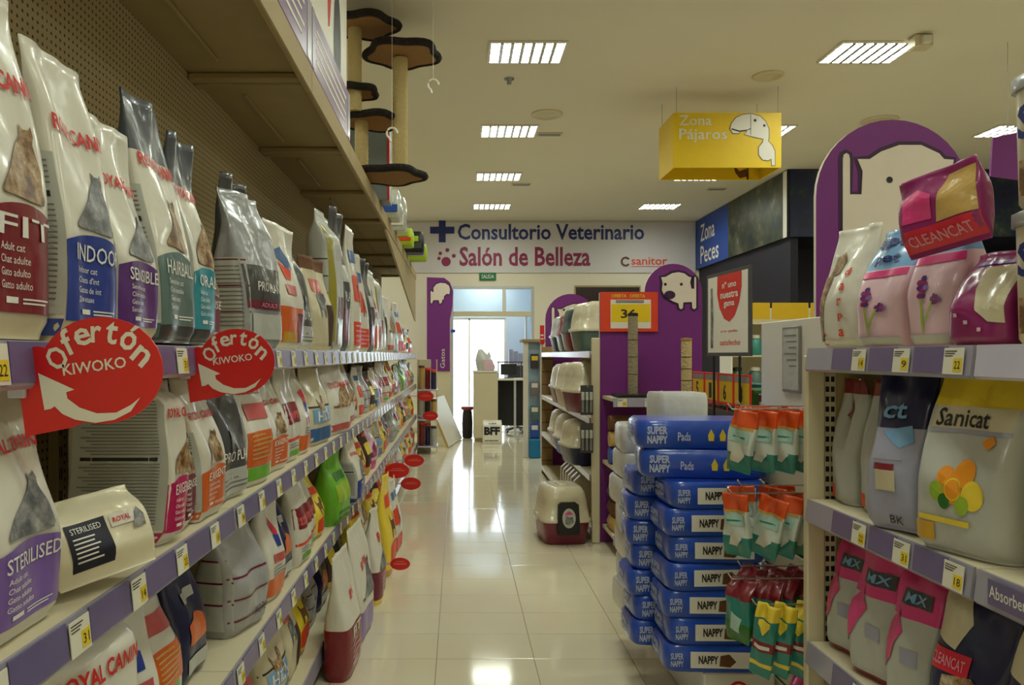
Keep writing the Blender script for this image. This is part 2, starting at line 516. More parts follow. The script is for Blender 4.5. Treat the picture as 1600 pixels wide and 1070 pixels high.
# ================================================================== CEILING FITTINGS
LAMP = emit_mat('lamp_panel', (0.93, 0.97, 1.0), PANEL_GLOW)
mat('louvre', (190, 190, 186), .3, .6, var=.03)
lamp_names = []
def ceiling_light(x, y, label, CEIL=CEIL):
    r = wroot('ceiling_light', (x, y, CEIL - .03), label, 'ceiling light', 'recessed louvre ceiling lights')
    hx, hy, z = .29, .2, CEIL - .002
    b = MB()
    b.box(x - hx - .02, x + hx + .02, y - hy - .02, y - hy, z - .012, z, 0); b.box(x - hx - .02, x + hx + .02, y + hy, y + hy + .02, z - .012, z, 0)
    b.box(x - hx - .02, x - hx, y - hy, y + hy, z - .012, z, 0); b.box(x + hx, x + hx + .02, y - hy, y + hy, z - .012, z, 0)
    part(b, 'frame', ['offwhite'], r)
    b = MB(); b.box(x - hx, x + hx, y - hy, y + hy, z - .004, z - .002); part(b, 'diffuser', ['lamp_panel'], r)
    for k in range(6):
        b = MB(); xx = x - hx + 2 * hx * (k + 1) / 7
        b.box(xx - .013, xx + .013, y - hy, y + hy, z - .02, z - .005); part(b, 'louvre_blade', ['louvre'], r)
    for yy in (y - hy / 3, y + hy / 3):
        b = MB(); b.box(x - hx, x + hx, yy - .004, yy + .004, z - .016, z - .0045); part(b, 'louvre_bar', ['louvre'], r)
    ld = bpy.data.lights.new('panel_light', 'AREA'); ld.shape = 'RECTANGLE'; ld.size = 2 * hx; ld.size_y = 2 * hy
    ld.energy = LAMP_W; ld.color = LAMP_COLOR
    lo = bpy.data.objects.new('panel_light', ld); C.objects.link(lo); lo.location = (0, 0, .0225); lo.parent = r
lx = [(-2.2, 'far left'), (.55, 'main aisle'), (3.3, 'second aisle'), (6.05, 'far right')]
ly = [(-.1, 'behind the camera'), (2.0, 'above the near shelves'), (4.1, 'nearer than the first in view'), (6.2, 'nearest in view'), (8.37, 'second away'), (10.5, 'third away'), (12.6, 'by the back wall')]
for x, nx in lx:
    for y, ny in ly:
        if x > 5 and y > 10: continue
        ceiling_light(x, y, 'white louvred ceiling light over the %s, %s' % (nx, ny))

ceiling_light(.55, 14.7, 'added unseen ceiling light brightening the vestibule behind the glazed opening', VZ)  # unseen fitting added to lift the vestibule walls

def disc(x, y, r, label):
    b = MB(); z = CEIL
    b.lathe([(r, z - .001), (r, z - .012), (r * .86, z - .022), (r * .8, z - .014), (r * .55, z - .03), (r * .5, z - .02), (r * .2, z - .034), (.001, z - .034)], 0, 0, 0, 24)
    o = b.build('air_diffuser', ['cream']); o.location = (x, y, 0); tag(o, label, 'vent', 'round ceiling air diffusers')
disc(.9, 7.8, .16, 'round air diffuser in the ceiling beside the second aisle light')
disc(2.71, 6.72, .13, 'round air diffuser in the ceiling above the yellow hanging sign')
disc(4.39, 8.0, .18, 'round air diffuser in the ceiling behind the big purple arch')
def slot(x, y, label):
    r = wroot('vent_slot', (x, y, CEIL), label, 'vent', 'narrow ceiling vent slots')
    b = MB(); b.box(x - .14, x + .14, y - .06, y + .06, CEIL - .012, CEIL - .001, 0, .003); part(b, 'frame', ['cream'], r)
    for k in range(3):
        b = MB(); b.box(x - .12, x + .12, y - .04 + .03 * k, y - .025 + .03 * k, CEIL - .016, CEIL - .012); part(b, 'slat', ['steel'], r)
slot(1.01, 8.5, 'narrow vent slot in the ceiling right of the second aisle light')
slot(.9, 11.0, 'narrow vent slot in the ceiling right of the third aisle light')
slot(3.8, 11.3, 'narrow vent slot in the ceiling below the yellow sign, near the fish bulkhead')
b = MB(); b.lathe([(.045, CEIL - .001), (.045, CEIL - .01), (.02, CEIL - .02), (.02, CEIL - .05), (.001, CEIL - .052)], 0, 0, 0, 14)
o = b.build('ceiling_sensor', ['steel']); o.location = (.45, 6.8, 0); tag(o, 'small round sensor on the ceiling behind the nearest aisle light', 'sensor')
b = MB(); b.box(3.48, 3.62, 5.84, 5.95, CEIL - .10, CEIL - .002, 0, .01); b.box(3.52, 3.58, 5.80, 5.84, CEIL - .085, CEIL - .03, 1, .004)
o = b.build('projector_bracket', ['cream', 'offwhite']); tag(o, 'small projector bracket box at the corner of the second aisle light', 'projector bracket')  # small box taken for a projector bracket, gives no light

# white hooks on threads
def hook(x, y, z, label):
    r = wroot('hanging_hook', (x, y, z), label, 'hook', 'white hooks on ceiling threads')
    pts = [(x + .035 * math.cos(t), y, z + .035 * math.sin(t)) for t in [i * .35 for i in range(0, 13)]] + [(x - .01, y, z - .055)]
    b = MB(); b.tube(pts[::-1], .007, 0, 8); part(b, 'hook_curl', ['offwhite'], r)
    b = MB(); b.tube([(x, y, z + .035), (x, y, CEIL)], .0012, 0, 5); part(b, 'thread', ['offwhite'], r)
hook(-.163, 5.0, 3.16, 'white curled hook hanging right of the upper cat tree platform')
hook(-.435, 5.05, 2.86, 'white curled hook hanging in front of the lower cat tree post')
# ================================================================== BACK WALL SIGNS
def wb(x, z, d=0.0): return (x, BACK - .03 - d, z)
root = wroot('wall_sign', (1.7, BACK, 2.92), 'wide pale sign with blue and wine lettering across the back wall', 'sign')
b = MB(); b.box(-1.6, 4.32, BACK - .025, BACK, 2.90, CEIL - .03, 0, .003); part(b, 'sign_board', ['banner'], root)
def at_b(px, py): return at(px, py, BACK)
b = MB()
x0, z0 = at_b(715, 375); x1, z1 = at_b(1006, 350)
b.text('Consultorio Veterinario', wb, x0, x1, z0, z1, 0, .022)
part(b, 'lettering', ['signnavy'], root)
b = MB(); x0, z0 = at_b(672, 360); x1, z1 = at_b(710, 360)
cx, cz = (x0 + x1) / 2, z0 + .0; h = .22; t = .062
b.prism([(cx - t, cz - h), (cx + t, cz - h), (cx + t, cz - t), (cx + h, cz - t), (cx + h, cz + t), (cx + t, cz + t), (cx + t, cz + h), (cx - t, cz + h), (cx - t, cz + t), (cx - h, cz + t), (cx - h, cz - t), (cx - t, cz - t)],
        lambda x, z, d: wb(x, z, d), -.004, .006)
part(b, 'cross_emblem', ['signnavy'], root)
b = MB()
x0, z0 = at_b(718, 416); x1, z1 = at_b(922, 390)
b.text('Salón de Belleza', wb, x0, x1, z0, z1 + .05, 0, .022)
part(b, 'lettering', ['signwine'], root)
b = MB()
for px, py, r in ((697, 409, .085), (688, 396, .032), (699, 391, .035), (709, 400, .035), (686, 404, .03)):
    x, z = at_b(px, py)
    b.prism([(x + r * math.cos(k * PI / 10), z + r * math.sin(k * PI / 10)) for k in range(20)], lambda x, z, d: wb(x, z, d), -.004, .003)
part(b, 'paw_emblem', ['signwine'], root)
b = MB()
x0, z0 = at_b(986, 414); x1, z1 = at_b(1042, 402)
b.text('sanitor', wb, x0, x1, z0, z1, 0, .012)
b.box(x0, x1, BACK - .032, BACK - .026, z0 - .035, z0 - .025)
x, z = at_b(977, 409)
b.prism([(x + .09 * math.cos(t), z + .09 * math.sin(t)) for t in [k * PI / 10 for k in range(2, 19)]] + [(x + .055 * math.cos(t), z + .055 * math.sin(t)) for t in [k * PI / 10 for k in range(18, 1, -1)]], lambda x, z, d: wb(x, z, d), -.004, .003, 1)
part(b, 'sponsor_logo', ['redorange', 'brown'], root)

root = wroot('exit_sign', (.53, BACK, 2.8), 'small green exit sign above the glazed opening', 'sign')
b = MB(); x0, z0 = at_b(749, 438); x1, z1 = at_b(775, 426)
b.box(x0, x1, BACK - .03, BACK, z0, z1, 0, .004); part(b, 'plate', ['green_sign'], root)
b = MB(); b.text('SALIDA', lambda x, z: (x, BACK - .0315, z), x0 + .04, x1 - .04, z0 + .035, z1 - .035); part(b, 'lettering', ['print_white'], root)

root = wroot('wall_window', (2.7, BACK, 2.2), 'dark window high on the back wall behind the litter box shelves', 'window')
b = MB(); b.box(2.14, 3.3, BACK - .02, BACK, 1.9, 2.64, 0); part(b, 'dark_pane', [mat('window_dark', (40, 18, 26), .2, var=.2, scale=3)], root)
b = MB()
b.box(2.12, 3.32, BACK - .03, BACK - .005, 2.64, 2.67); b.box(2.12, 2.14, BACK - .03, BACK - .005, 1.9, 2.64); b.box(3.3, 3.32, BACK - .03, BACK - .005, 1.9, 2.64); b.box(2.12, 3.32, BACK - .03, BACK - .005, 1.87, 1.9)
part(b, 'frame', ['cream_dim'], root)

# ================================================================== YELLOW HANGING SIGN
SY = 7.0
sx0, sz1 = at(1052, 176, SY); sx1, sz0 = at(1221, 262, SY); SD = .50
root = wroot('hanging_sign', ((sx0 + sx1) / 2, SY + SD / 2, sz0), 'open yellow box sign with white bird drawing hung from the ceiling', 'sign')
for nm, (a, c, d, e) in (('front_panel', (sx0, sx1, SY, SY + .012)), ('back_panel', (sx0, sx1, SY + SD - .012, SY + SD)), ('side_panel', (sx0, sx0 + .012, SY + .012, SY + SD - .012)), ('side_panel', (sx1 - .012, sx1, SY + .012, SY + SD - .012))):
    b = MB(); b.box(a, c, d, e, sz0, sz1, 0, .002); part(b, nm, ['yellow'], root)
def sf(px, py, d=0.0):
    x, z = at(px, py, SY); return (x, SY - .002 - d, z)
b = MB()
b.text('Zona', lambda a, c: sf(a, c), 1061, 1112, 196, 180, 0, .01)
b.text('Pájaros', lambda a, c: sf(a, c), 1061, 1136, 223, 201, 0, .01)
part(b, 'lettering', ['print_white'], root)
K = 3.344
def bird(pts): return [(1000 + x / K, 130 + y / K) for x, y in pts]
head = bird([(470, 240), (478, 210), (500, 182), (535, 165), (580, 160), (625, 172), (655, 200), (672, 240), (672, 285), (668, 302), (690, 325), (703, 355), (705, 430), (688, 430), (686, 395), (668, 404), (640, 400), (620, 375), (620, 335), (640, 310), (645, 292), (600, 282), (545, 268), (560, 250), (530, 245), (515, 262), (485, 262)])
def grow(poly, k):
    n = len(poly); out = []
    ar = sum(poly[i][0] * poly[(i + 1) % n][1] - poly[(i + 1) % n][0] * poly[i][1] for i in range(n))
    sg = 1 if ar > 0 else -1
    for i in range(n):
        a, p, c = Vector(poly[i - 1]), Vector(poly[i]), Vector(poly[(i + 1) % n])
        e1, e2 = (p - a).normalized(), (c - p).normalized()
        nn = Vector((e1.y + e2.y, -(e1.x + e2.x)))
        nn = nn / max(nn.length, .3) * k * sg
        out.append((p.x + nn.x, p.y + nn.y))
    return out
b = MB(); b.flat(grow(head, 1.1), lambda x, y: sf(x, y, .001), 0); part(b, 'bird_outline', ['ink'], root)
b = MB(); b.flat(head, lambda x, y: sf(x, y, .002), 0); o = part(b, 'bird_drawing', ['print_white'], root)
b = MB()
for ex, ey in bird([(600, 195), (648, 222)]): b.flat([(ex + 2.2 * math.cos(k * PI / 6), ey + 2.2 * math.sin(k * PI / 6)) for k in range(12)], lambda x, y: sf(x, y, .004))
b.flat(bird([(576, 162), (579, 162), (579, 270), (576, 270)]), lambda x, y: sf(x, y, .003))
b.flat(bird([(478, 236), (520, 248), (560, 243), (576, 236), (576, 241), (545, 252), (515, 255), (476, 243)]), lambda x, y: sf(x, y, .003))
part(b, 'bird_eyes_and_beak_line', ['ink'], root)
def sb(px, py, d=0.0):
    x, z = at(px, py, SY + SD); return (x, SY + SD - .013 - d, z)
b = MB(); b.flat([(1145, 258), (1155, 268), (1165, 264), (1168, 276), (1155, 279), (1148, 270)], lambda x, y: sb(x, y, .001)); b.flat([(1166, 262), (1169, 262), (1169, 281), (1166, 281)], lambda x, y: sb(x, y, .001))
part(b, 'bird_print_inside', ['brown'], root)
b = MB()
for x in (sx0 + .03, sx1 - .03):
    for y in (SY + .006, SY + SD - .006): b.tube([(x, y, sz1), (x, y, CEIL)], .002, 0, 5)
part(b, 'hanging_wires', ['steel'], root)

root = wroot('hanging_sign', (4.4, 6.0, 2.72), 'purple hanging sign at the far right, partly hidden by pails', 'sign')
b = MB(); b.prism([(4.16, 2.80), (4.62, 2.74), (4.62, 3.2), (4.18, 3.10)], lambda x, z, d: (x, 6.0 + d, z), 0, .02); part(b, 'panel', ['purple'], root)
b = MB(); b.tube([(4.3, 6.01, 3.10), (4.3, 6.01, CEIL)], .002); b.tube([(4.55, 6.01, 3.15), (4.55, 6.01, CEIL)], .002); part(b, 'hanging_wires', ['steel'], root)

mat('sand_strip', (190, 172, 130), .5)
# ================================================================== LEFT SHELVING
LX, LB = -.62, -1.12                     # shelf front and back panel
LZ = [1.42, .984, .54, .13]              # shelf heights, eye level first
BAY = 1.14
LBAYS = [.95 + BAY * i for i in range(9)]
def tag_mesh(digits):
    b = MB()
    b.box(-.032, .032, -.0015, 0, 0, .056, 0)
    b.box(.002, .029, -.0022, -.0016, .006, .034, 1)
    b.text(digits, lambda x, z: (x, -.0026, z), .006, .025, .012, .028, 2)
    for k in range(3): b.box(-.028, .010 - .006 * k, -.0021, -.0016, .048 - .005 * k, .0498 - .005 * k, 2)
    return b.mesh('price_tag', ['tag_white', 'tag_yellow', 'ink'])
TAGS = [tag_mesh(t) for t in ('22', '18', '9', '31', '14')]
def make_left_bay(y0):
    r = wroot('shelving_bay', (LB, y0, 0), 'x', 'shelving', 'left row of shelving bays')
    y1 = y0 + BAY
    b = MB(); b.box(LB - .02, LB, y0, y1, 0, 2.60); part(b, 'back_panel', ['pegboard'], r)
    b = MB(); b.box(LB + .001, LB + .03, y0 + .001, y0 + .03, 0.02, 1.40, 0, .003)
    for k in range(21): b.box(LB + .030, LB + .0305, y0 + .008, y0 + .013, .1 + .06 * k, .13 + .06 * k, 1); b.box(LB + .030, LB + .0305, y0 + .018, y0 + .023, .1 + .06 * k, .13 + .06 * k, 1)
    part(b, 'upright', ['cream_dim', 'ink'], r)
    for i, z in enumerate(LZ[:3]):
        b = MB(); b.box(LB + .032, LX, y0 + .002, y1 - .002, z - .025, z, 0, .002)
        b.box(LX - .012, LX - .001, y0 + .002, y1 - .002, z - .06, z - .026, 0)
        s = part(b, 'shelf', ['cream'], r)
        b = MB()
        prof = [(LX, z + .001), (LX + .006, z + .001), (LX + .014, z - .062), (LX + .008, z - .068), (LX, z - .066)]
        b.prism([(p[0], p[1]) for p in prof], lambda x, zz, d: (x, d, zz), y0 + .004, y1 - .004, 0)
        part(b, 'price_rail', ['rail'], r, s)
        for k in range(5):
            ya = y0 + .03 + .228 * k
            b = MB(); b.prism([(LX + .0075, z - .001), (LX + .0095, z - .001), (LX + .0155, z - .058), (LX + .0135, z - .058)], lambda x, zz, d: (x, d, zz), ya + .062, min(ya + .215, y1 - .008), 0)
            part(b, 'label_strip', ['rail_purple'], r, s)
            t = link('price_tag', TAGS[(i * 2 + k) % 5], s, (LX + .017 - LB, ya + .022 - y0, z - .060))
            t.rotation_euler = (math.radians(-6), 0, PI / 2)
    z = LZ[3]
    b = MB(); b.box(LB + .032, LX + .02, y0 + .002, y1 - .002, z - .03, z, 0, .002); s = part(b, 'base_shelf', ['cream'], r)
    b = MB(); b.prism([(LX + .02, z + .001), (LX + .026, z + .001), (LX + .034, z - .06), (LX + .02, z - .06)], lambda x, zz, d: (x, d, zz), y0 + .004, y1 - .004, 0); part(b, 'price_rail', ['rail'], r, s)
    b = MB(); b.box(LX - .03, LX - .01, y0 + .002, y1 - .002, .002, z - .031); part(b, 'kick_plate', ['cream_dim'], r)
    b = MB(); b.box(LB, LX - .02, y0 + .001, y1 - .001, 2.57, 2.60, 0, .002); c = part(b, 'canopy', ['cream_dim'], r)
    b = MB(); b.box(LX - .02, LX + .005, y0 + .001, y1 - .001, 2.50, 2.61, 0, .004); part(b, 'canopy_edge', ['cream_dim'], r, c)
    for yy, wd, dz in ((y0 + .01, .05, .03), (y1 - .06, .05, .03)):
        b = MB(); b.box(LB + .002, LX - .022, yy, yy + wd, 2.569 - dz, 2.569, 0, .006); part(b, 'canopy_rib', ['cream_dim'], r, c)
    b = MB(); b.box(LB + .16, LB + .175, y0 + .2, y1 - .2, 2.556, 2.569, 0, .003); part(b, 'canopy_bead', ['cream_dim'], r, c)
    return r
bay0 = make_left_bay(LBAYS[0])
for i, y in enumerate(LBAYS):
    r = bay0 if i == 0 else dup(bay0, None, (LB, y, 0))
    r['label'] = 'cream bay of tall shelving on the left, %s counting from the camera' % ordn(i)

# brown valance boards hanging under the canopy edge of the far bays
for i, zb in ((5, 2.36), (6, 2.22), (7, 2.08), (8, 1.95)):
    y0 = LBAYS[i]; r = wroot('valance_board', (LX, y0, zb), 'brown valance board under the left canopy, over shelving bay %s from the camera' % ordn(i), 'sign', 'brown valance boards')
    ya, yb = y0 + .002, y0 + BAY - .002
    za, zb = 2.49 - (ya - LBAYS[5]) * .128, 2.49 - (yb - LBAYS[5]) * .128
    b = MB(); b.prism([(ya, za), (yb, zb), (yb, 2.498), (ya, 2.498)], lambda y, z_, d: (LX - .018 + d, y, z_), 0, .016); part(b, 'board', ['cream_dim'], r)
    b = MB(); b.prism([(ya, za - .012), (yb, zb - .012), (yb, zb), (ya, za)], lambda y, z_, d: (LX - .021 + d, y, z_), 0, .022); part(b, 'edge_strip', ['sand_strip'], r)

# purple header boards and graphic board above the first bays
mat('header', (138, 112, 160), .35, var=.1, scale=5, coat=.4)
for i in range(3):
    y0 = LBAYS[i]; y1 = y0 + BAY
    r = wroot('header_board', (LX, y0, 2.61), 'lilac header board on the left canopy edge, %s from the camera' % ordn(i), 'sign', 'lilac canopy header boards')
    b = MB(); b.box(LX - .012, LX + .004, y0 + .003, y1 - .003, 2.612, 2.875, 0, .003); part(b, 'board', ['header'], r)
    b = MB(); b.box(LX + .0042, LX + .007, y1 - .10, y1 - .015, 2.62, 2.87, 0); b.box(LX + .0042, LX + .007, y0 + .008, y0 + .05, 2.62, 2.87, 0); part(b, 'pale_lit_band', ['rail_shine'], r)  # pale bands put the light on the header board into colour
    if i > 0:
        b = MB()
        for k in range(4): b.box(LX + .0042, LX + .0055, y0 + .10, y1 - .16 - .05 * (k % 2), 2.80 - .045 * k, 2.815 - .045 * k)
        part(b, 'printed_lines', ['print_white'], r)
gy0, gy1 = 2.2, 4.36
root = wroot('graphic_board', (LX, gy0, 2.88), 'cream board with black and red drawing standing above the lilac header', 'sign')
b = MB(); b.box(LX - .034, LX - .0135, gy0, gy1, 2.613, 3.72, 0, .003); part(b, 'board', ['offwhite'], root)
def gm(y, z): return (LX - .0125, y, z)
b = MB()
def oval(cy, cz, ry, rz, n=20): return [(cy + ry * math.cos(2 * PI * k / n), cz + rz * math.sin(2 * PI * k / n)) for k in range(n)]
b.flat(oval(4.02, 3.02, .12, .30), gm); b.flat(oval(3.58, 3.30, .10, .16), gm); b.flat(oval(3.05, 3.2, .16, .2), gm); part(b, 'black_drawing', ['black'], root)
b = MB(); b.flat([(3.70, 3.30), (3.80, 3.36), (3.84, 3.22), (3.78, 3.02), (3.74, 3.0)], gm); part(b, 'red_drawing', ['red'], root)

# ---- cat tree on top of the left shelving
root = wroot('cat_tree', (-.6, 5.5, 2.62), 'tall beige cat tree with cloud-shaped dark-edged platforms standing above the left shelves', 'cat tree')
def cloud(cx, cy, rx, ry, seed, n=40):
    rr = random.Random(seed); ph = rr.uniform(0, 6)
    return [(cx + rx * (1 + .10 * math.sin(5 * t + ph)) * math.cos(t), cy + ry * (1 + .10 * math.sin(5 * t + ph)) * math.sin(t)) for t in [2 * PI * k / n for k in range(n)]]
def platform(cx, cy, z, rx, ry, seed):
    b = MB(); b.prism(cloud(cx, cy, rx * .94, ry * .94, seed), lambda x, y, d: (x, y, d), z, z + .03); p = part(b, 'platform', ['plush_tan'], root)
    pts = cloud(cx, cy, rx, ry, seed); b = MB()
    b.tube([(x, y, z + .018) for x, y in pts + [pts[0], pts[1]]], .027, 0, 7); part(b, 'plush_edge', ['plush_dark'], root, p)
def post(cx, cy, z0, z1, r=.055):
    b = MB(); n = int((z1 - z0) / .02); prof = []
    for k in range(n + 1): prof += [(r if k % 2 else r * .96, z0 + (z1 - z0) * k / n)]
    b.lathe(prof, cx, cy, 0, 18); part(b, 'sisal_post', ['sisal'], root)
cy = 5.5
platform(-.49, cy, 2.67, .23, .24, 1)
post(-.417, cy + .02, 2.70, 3.53)
platform(-.40, cy, 3.54, .25, .24, 2)
platform(-.62, cy + .1, 3.09, .20, .20, 3)
post(-.70, cy + .06, 2.63, 3.09, .05)
post(-.73, cy - .08, 3.12, 3.70, .05)
platform(-.66, cy - .1, 3.70, .22, .2, 4)
platform(-.73, cy - .02, 3.26, .14, .14, 6)
b = MB(); b.box(-1.05, -.66, cy - .28, cy + .28, 2.612, 2.655, 0, .01); part(b, 'base_board', ['plush_tan'], root)

root = wroot('carton', (-.75, 6.05, 2.61), 'tall grey carton with red edges standing behind the cat tree', 'carton')
b = MB(); b.box(-.86, -.54, 6.0, 6.24, 2.612, 3.30, 0, .004); part(b, 'body', [mat('cartongrey', (120, 130, 132), .4, var=.1)], root)
b = MB(); b.box(-.553, -.537, 5.99, 6.01, 2.612, 3.30, 0); b.box(-.863, -.845, 5.99, 6.01, 2.612, 3.3, 0); part(b, 'red_edge', ['red'], root)
# ---- packs on top, further away
def toppack(y, x, w, h, d, cols, label, nm='boxed_pack'):
    root = wroot(nm, (x, y, 2.612), label, 'package', 'packages on top of the left shelves')
    b = MB(); b.loft([(x, y, w * .46, d * .46, 6, 2.614), (x, y, w * .5, d * .5, 6, 2.63), (x, y, w * .5, d * .48, 6, 2.61 + h * .8), (x, y, w * .44, d * .3, 5, 2.61 + h)]); part(b, 'body', [cols[0]], root)
    b = MB(); b.box(x - w * .42, x + w * .42, y - d * .5 - .012, y - d * .49, 2.66, 2.61 + h * .45, 0, .004); part(b, 'front_panel', [cols[1]], root)
    b = MB(); b.box(x - w * .3, x + w * .3, y - d * .5 - .012, y - d * .47, 2.61 + h * .5, 2.61 + h * .75, 0, .004); part(b, 'label_patch', [cols[2]], root)
mat('lime', (170, 200, 30), .5); mat('clearblue', (150, 170, 200), .2, var=.2, coat=.6); mat('strapblue', (40, 80, 170), .4); mat('paleclear', (196, 200, 190), .2, var=.2, coat=.6)
toppack(6.9, -.66, .30, .26, .3, ('paleclear', 'strapblue', 'offwhite'), 'clear bag with blue straps on top of the left shelves behind the cat tree')
toppack(7.6, -.64, .26, .34, .3, ('paleclear', 'offwhite', 'clearblue'), 'tall pale clear bag on top of the left shelves')
toppack(8.6, -.62, .24, .20, .3, ('lime', 'redorange', 'lime'), 'lime green toy pack with red front on top of the left shelves')
toppack(9.2, -.56, .30, .26, .3, ('black', 'charcoal', 'lime'), 'black and lime toy pack on top of the left shelves')
toppack(9.9, -.58, .36, .22, .25, ('lime', 'paleclear', 'offwhite'), 'pale lime pack at the far end on top of the left shelves')

# ---- flag sign at the far end of the left shelving
ARX = 13.3
root = wroot('flag_sign', (-.28, ARX, 0), 'tall purple end sign with cream animal cut-out left of the glazed opening', 'sign')
def fl(px, py): return at(px, py, ARX)
out = [fl(667, 580), fl(703, 580), fl(703, 500), fl(707, 478), fl(708, 455), fl(703, 441), fl(694, 434), fl(667, 433)]
b = MB(); b.prism(out, lambda x, z, d: (x, ARX + d, z), 0, .02, 0, 1); part(b, 'purple_panel', ['purple', 'purple_edge'], root)
b = MB(); x0, z0 = fl(683, 582); x1, z1 = fl(704, 582); b.box(x0, x1, ARX + .022, ARX + .05, .002, z0 + .2, 0, .003); part(b, 'lower_post', ['cream'], root)
K2 = 7.135
def fp(pts): return [fl(560 + x / K2, 330 + y / K2) for x, y in pts]
ani = fp([(818, 1030), (805, 1020), (805, 890), (820, 890), (822, 900), (838, 900), (838, 850), (870, 812), (915, 797), (970, 803), (1010, 830), (1022, 870), (1015, 925), (985, 920), (955, 945), (950, 985), (935, 985), (930, 1015), (915, 1030), (905, 1030), (895, 990), (835, 992)])
b = MB(); b.flat(grow(ani, .02), lambda x, z: (x, ARX - .002, z)); part(b, 'cut_out_outline', ['purple_dark'], root)
b = MB(); b.flat(ani, lambda x, z: (x, ARX - .004, z)); part(b, 'animal_cut_out', ['purple_edge'], root)
b = MB(); xa, za = fl(688, 575); xb, zb = fl(695, 545)
b.text('Gatos', lambda u, v: (xb - v * (xb - xa), ARX - .002, za + u * (zb - za)), 0, 1, 0, 1); part(b, 'lettering', ['print_white'], root)
b = MB(); b.box(-.13, -.05, ARX - .02, ARX + .01, 1.79, 1.85, 0, .01); part(b, 'blue_clip', ['strapblue'], root)
# ================================================================== BAGS
PAL = dict(bw=(218, 214, 202), bcream=(206, 196, 166), maroon=(126, 20, 34), blue=(28, 58, 150), violet=(88, 36, 120), lilac=(126, 96, 172),
           greyteal=(84, 112, 108), teal=(34, 142, 160), magenta=(186, 24, 92), wine=(112, 18, 50), orange=(216, 98, 26), green=(104, 176, 40),
           silver=(168, 168, 170), grey=(128, 128, 126), dgrey=(64, 64, 66), smoke=(66, 72, 82), ltext=(178, 60, 44), lrose=(196, 84, 84),
           sky=(120, 168, 214), pink=(216, 60, 130), palepink=(226, 190, 204), plum=(140, 30, 100), rosered=(214, 34, 60), lemon=(236, 208, 60),
           oran2=(236, 150, 30), limegreen=(150, 184, 50), dkgreen=(46, 110, 40), olive=(150, 140, 40), pblue=(40, 96, 156), sand=(196, 160, 90),
           bagnavy=(30, 34, 74), greylil=(160, 160, 182), palegrey=(186, 188, 182), tealpk=(40, 130, 120), paleteal=(170, 206, 196), gold=(206, 160, 40))
for k, c in PAL.items(): mat(k, c, .34, var=.07, scale=10, bump=.4, coat=.35, bscale=11)
mat('bagfoil', (160, 162, 166), .28, .35, var=.15, scale=9, bump=.5, bscale=14)
mat('txt_red', (206, 40, 34), .45, var=.04); mat('txt_white', (232, 230, 224), .45, var=.03); mat('txt_grey', (120, 116, 110), .5, var=.05)
mat('txt_ink', (36, 32, 34), .5, var=.05); mat('txt_pink', (222, 150, 170), .5, var=.05)

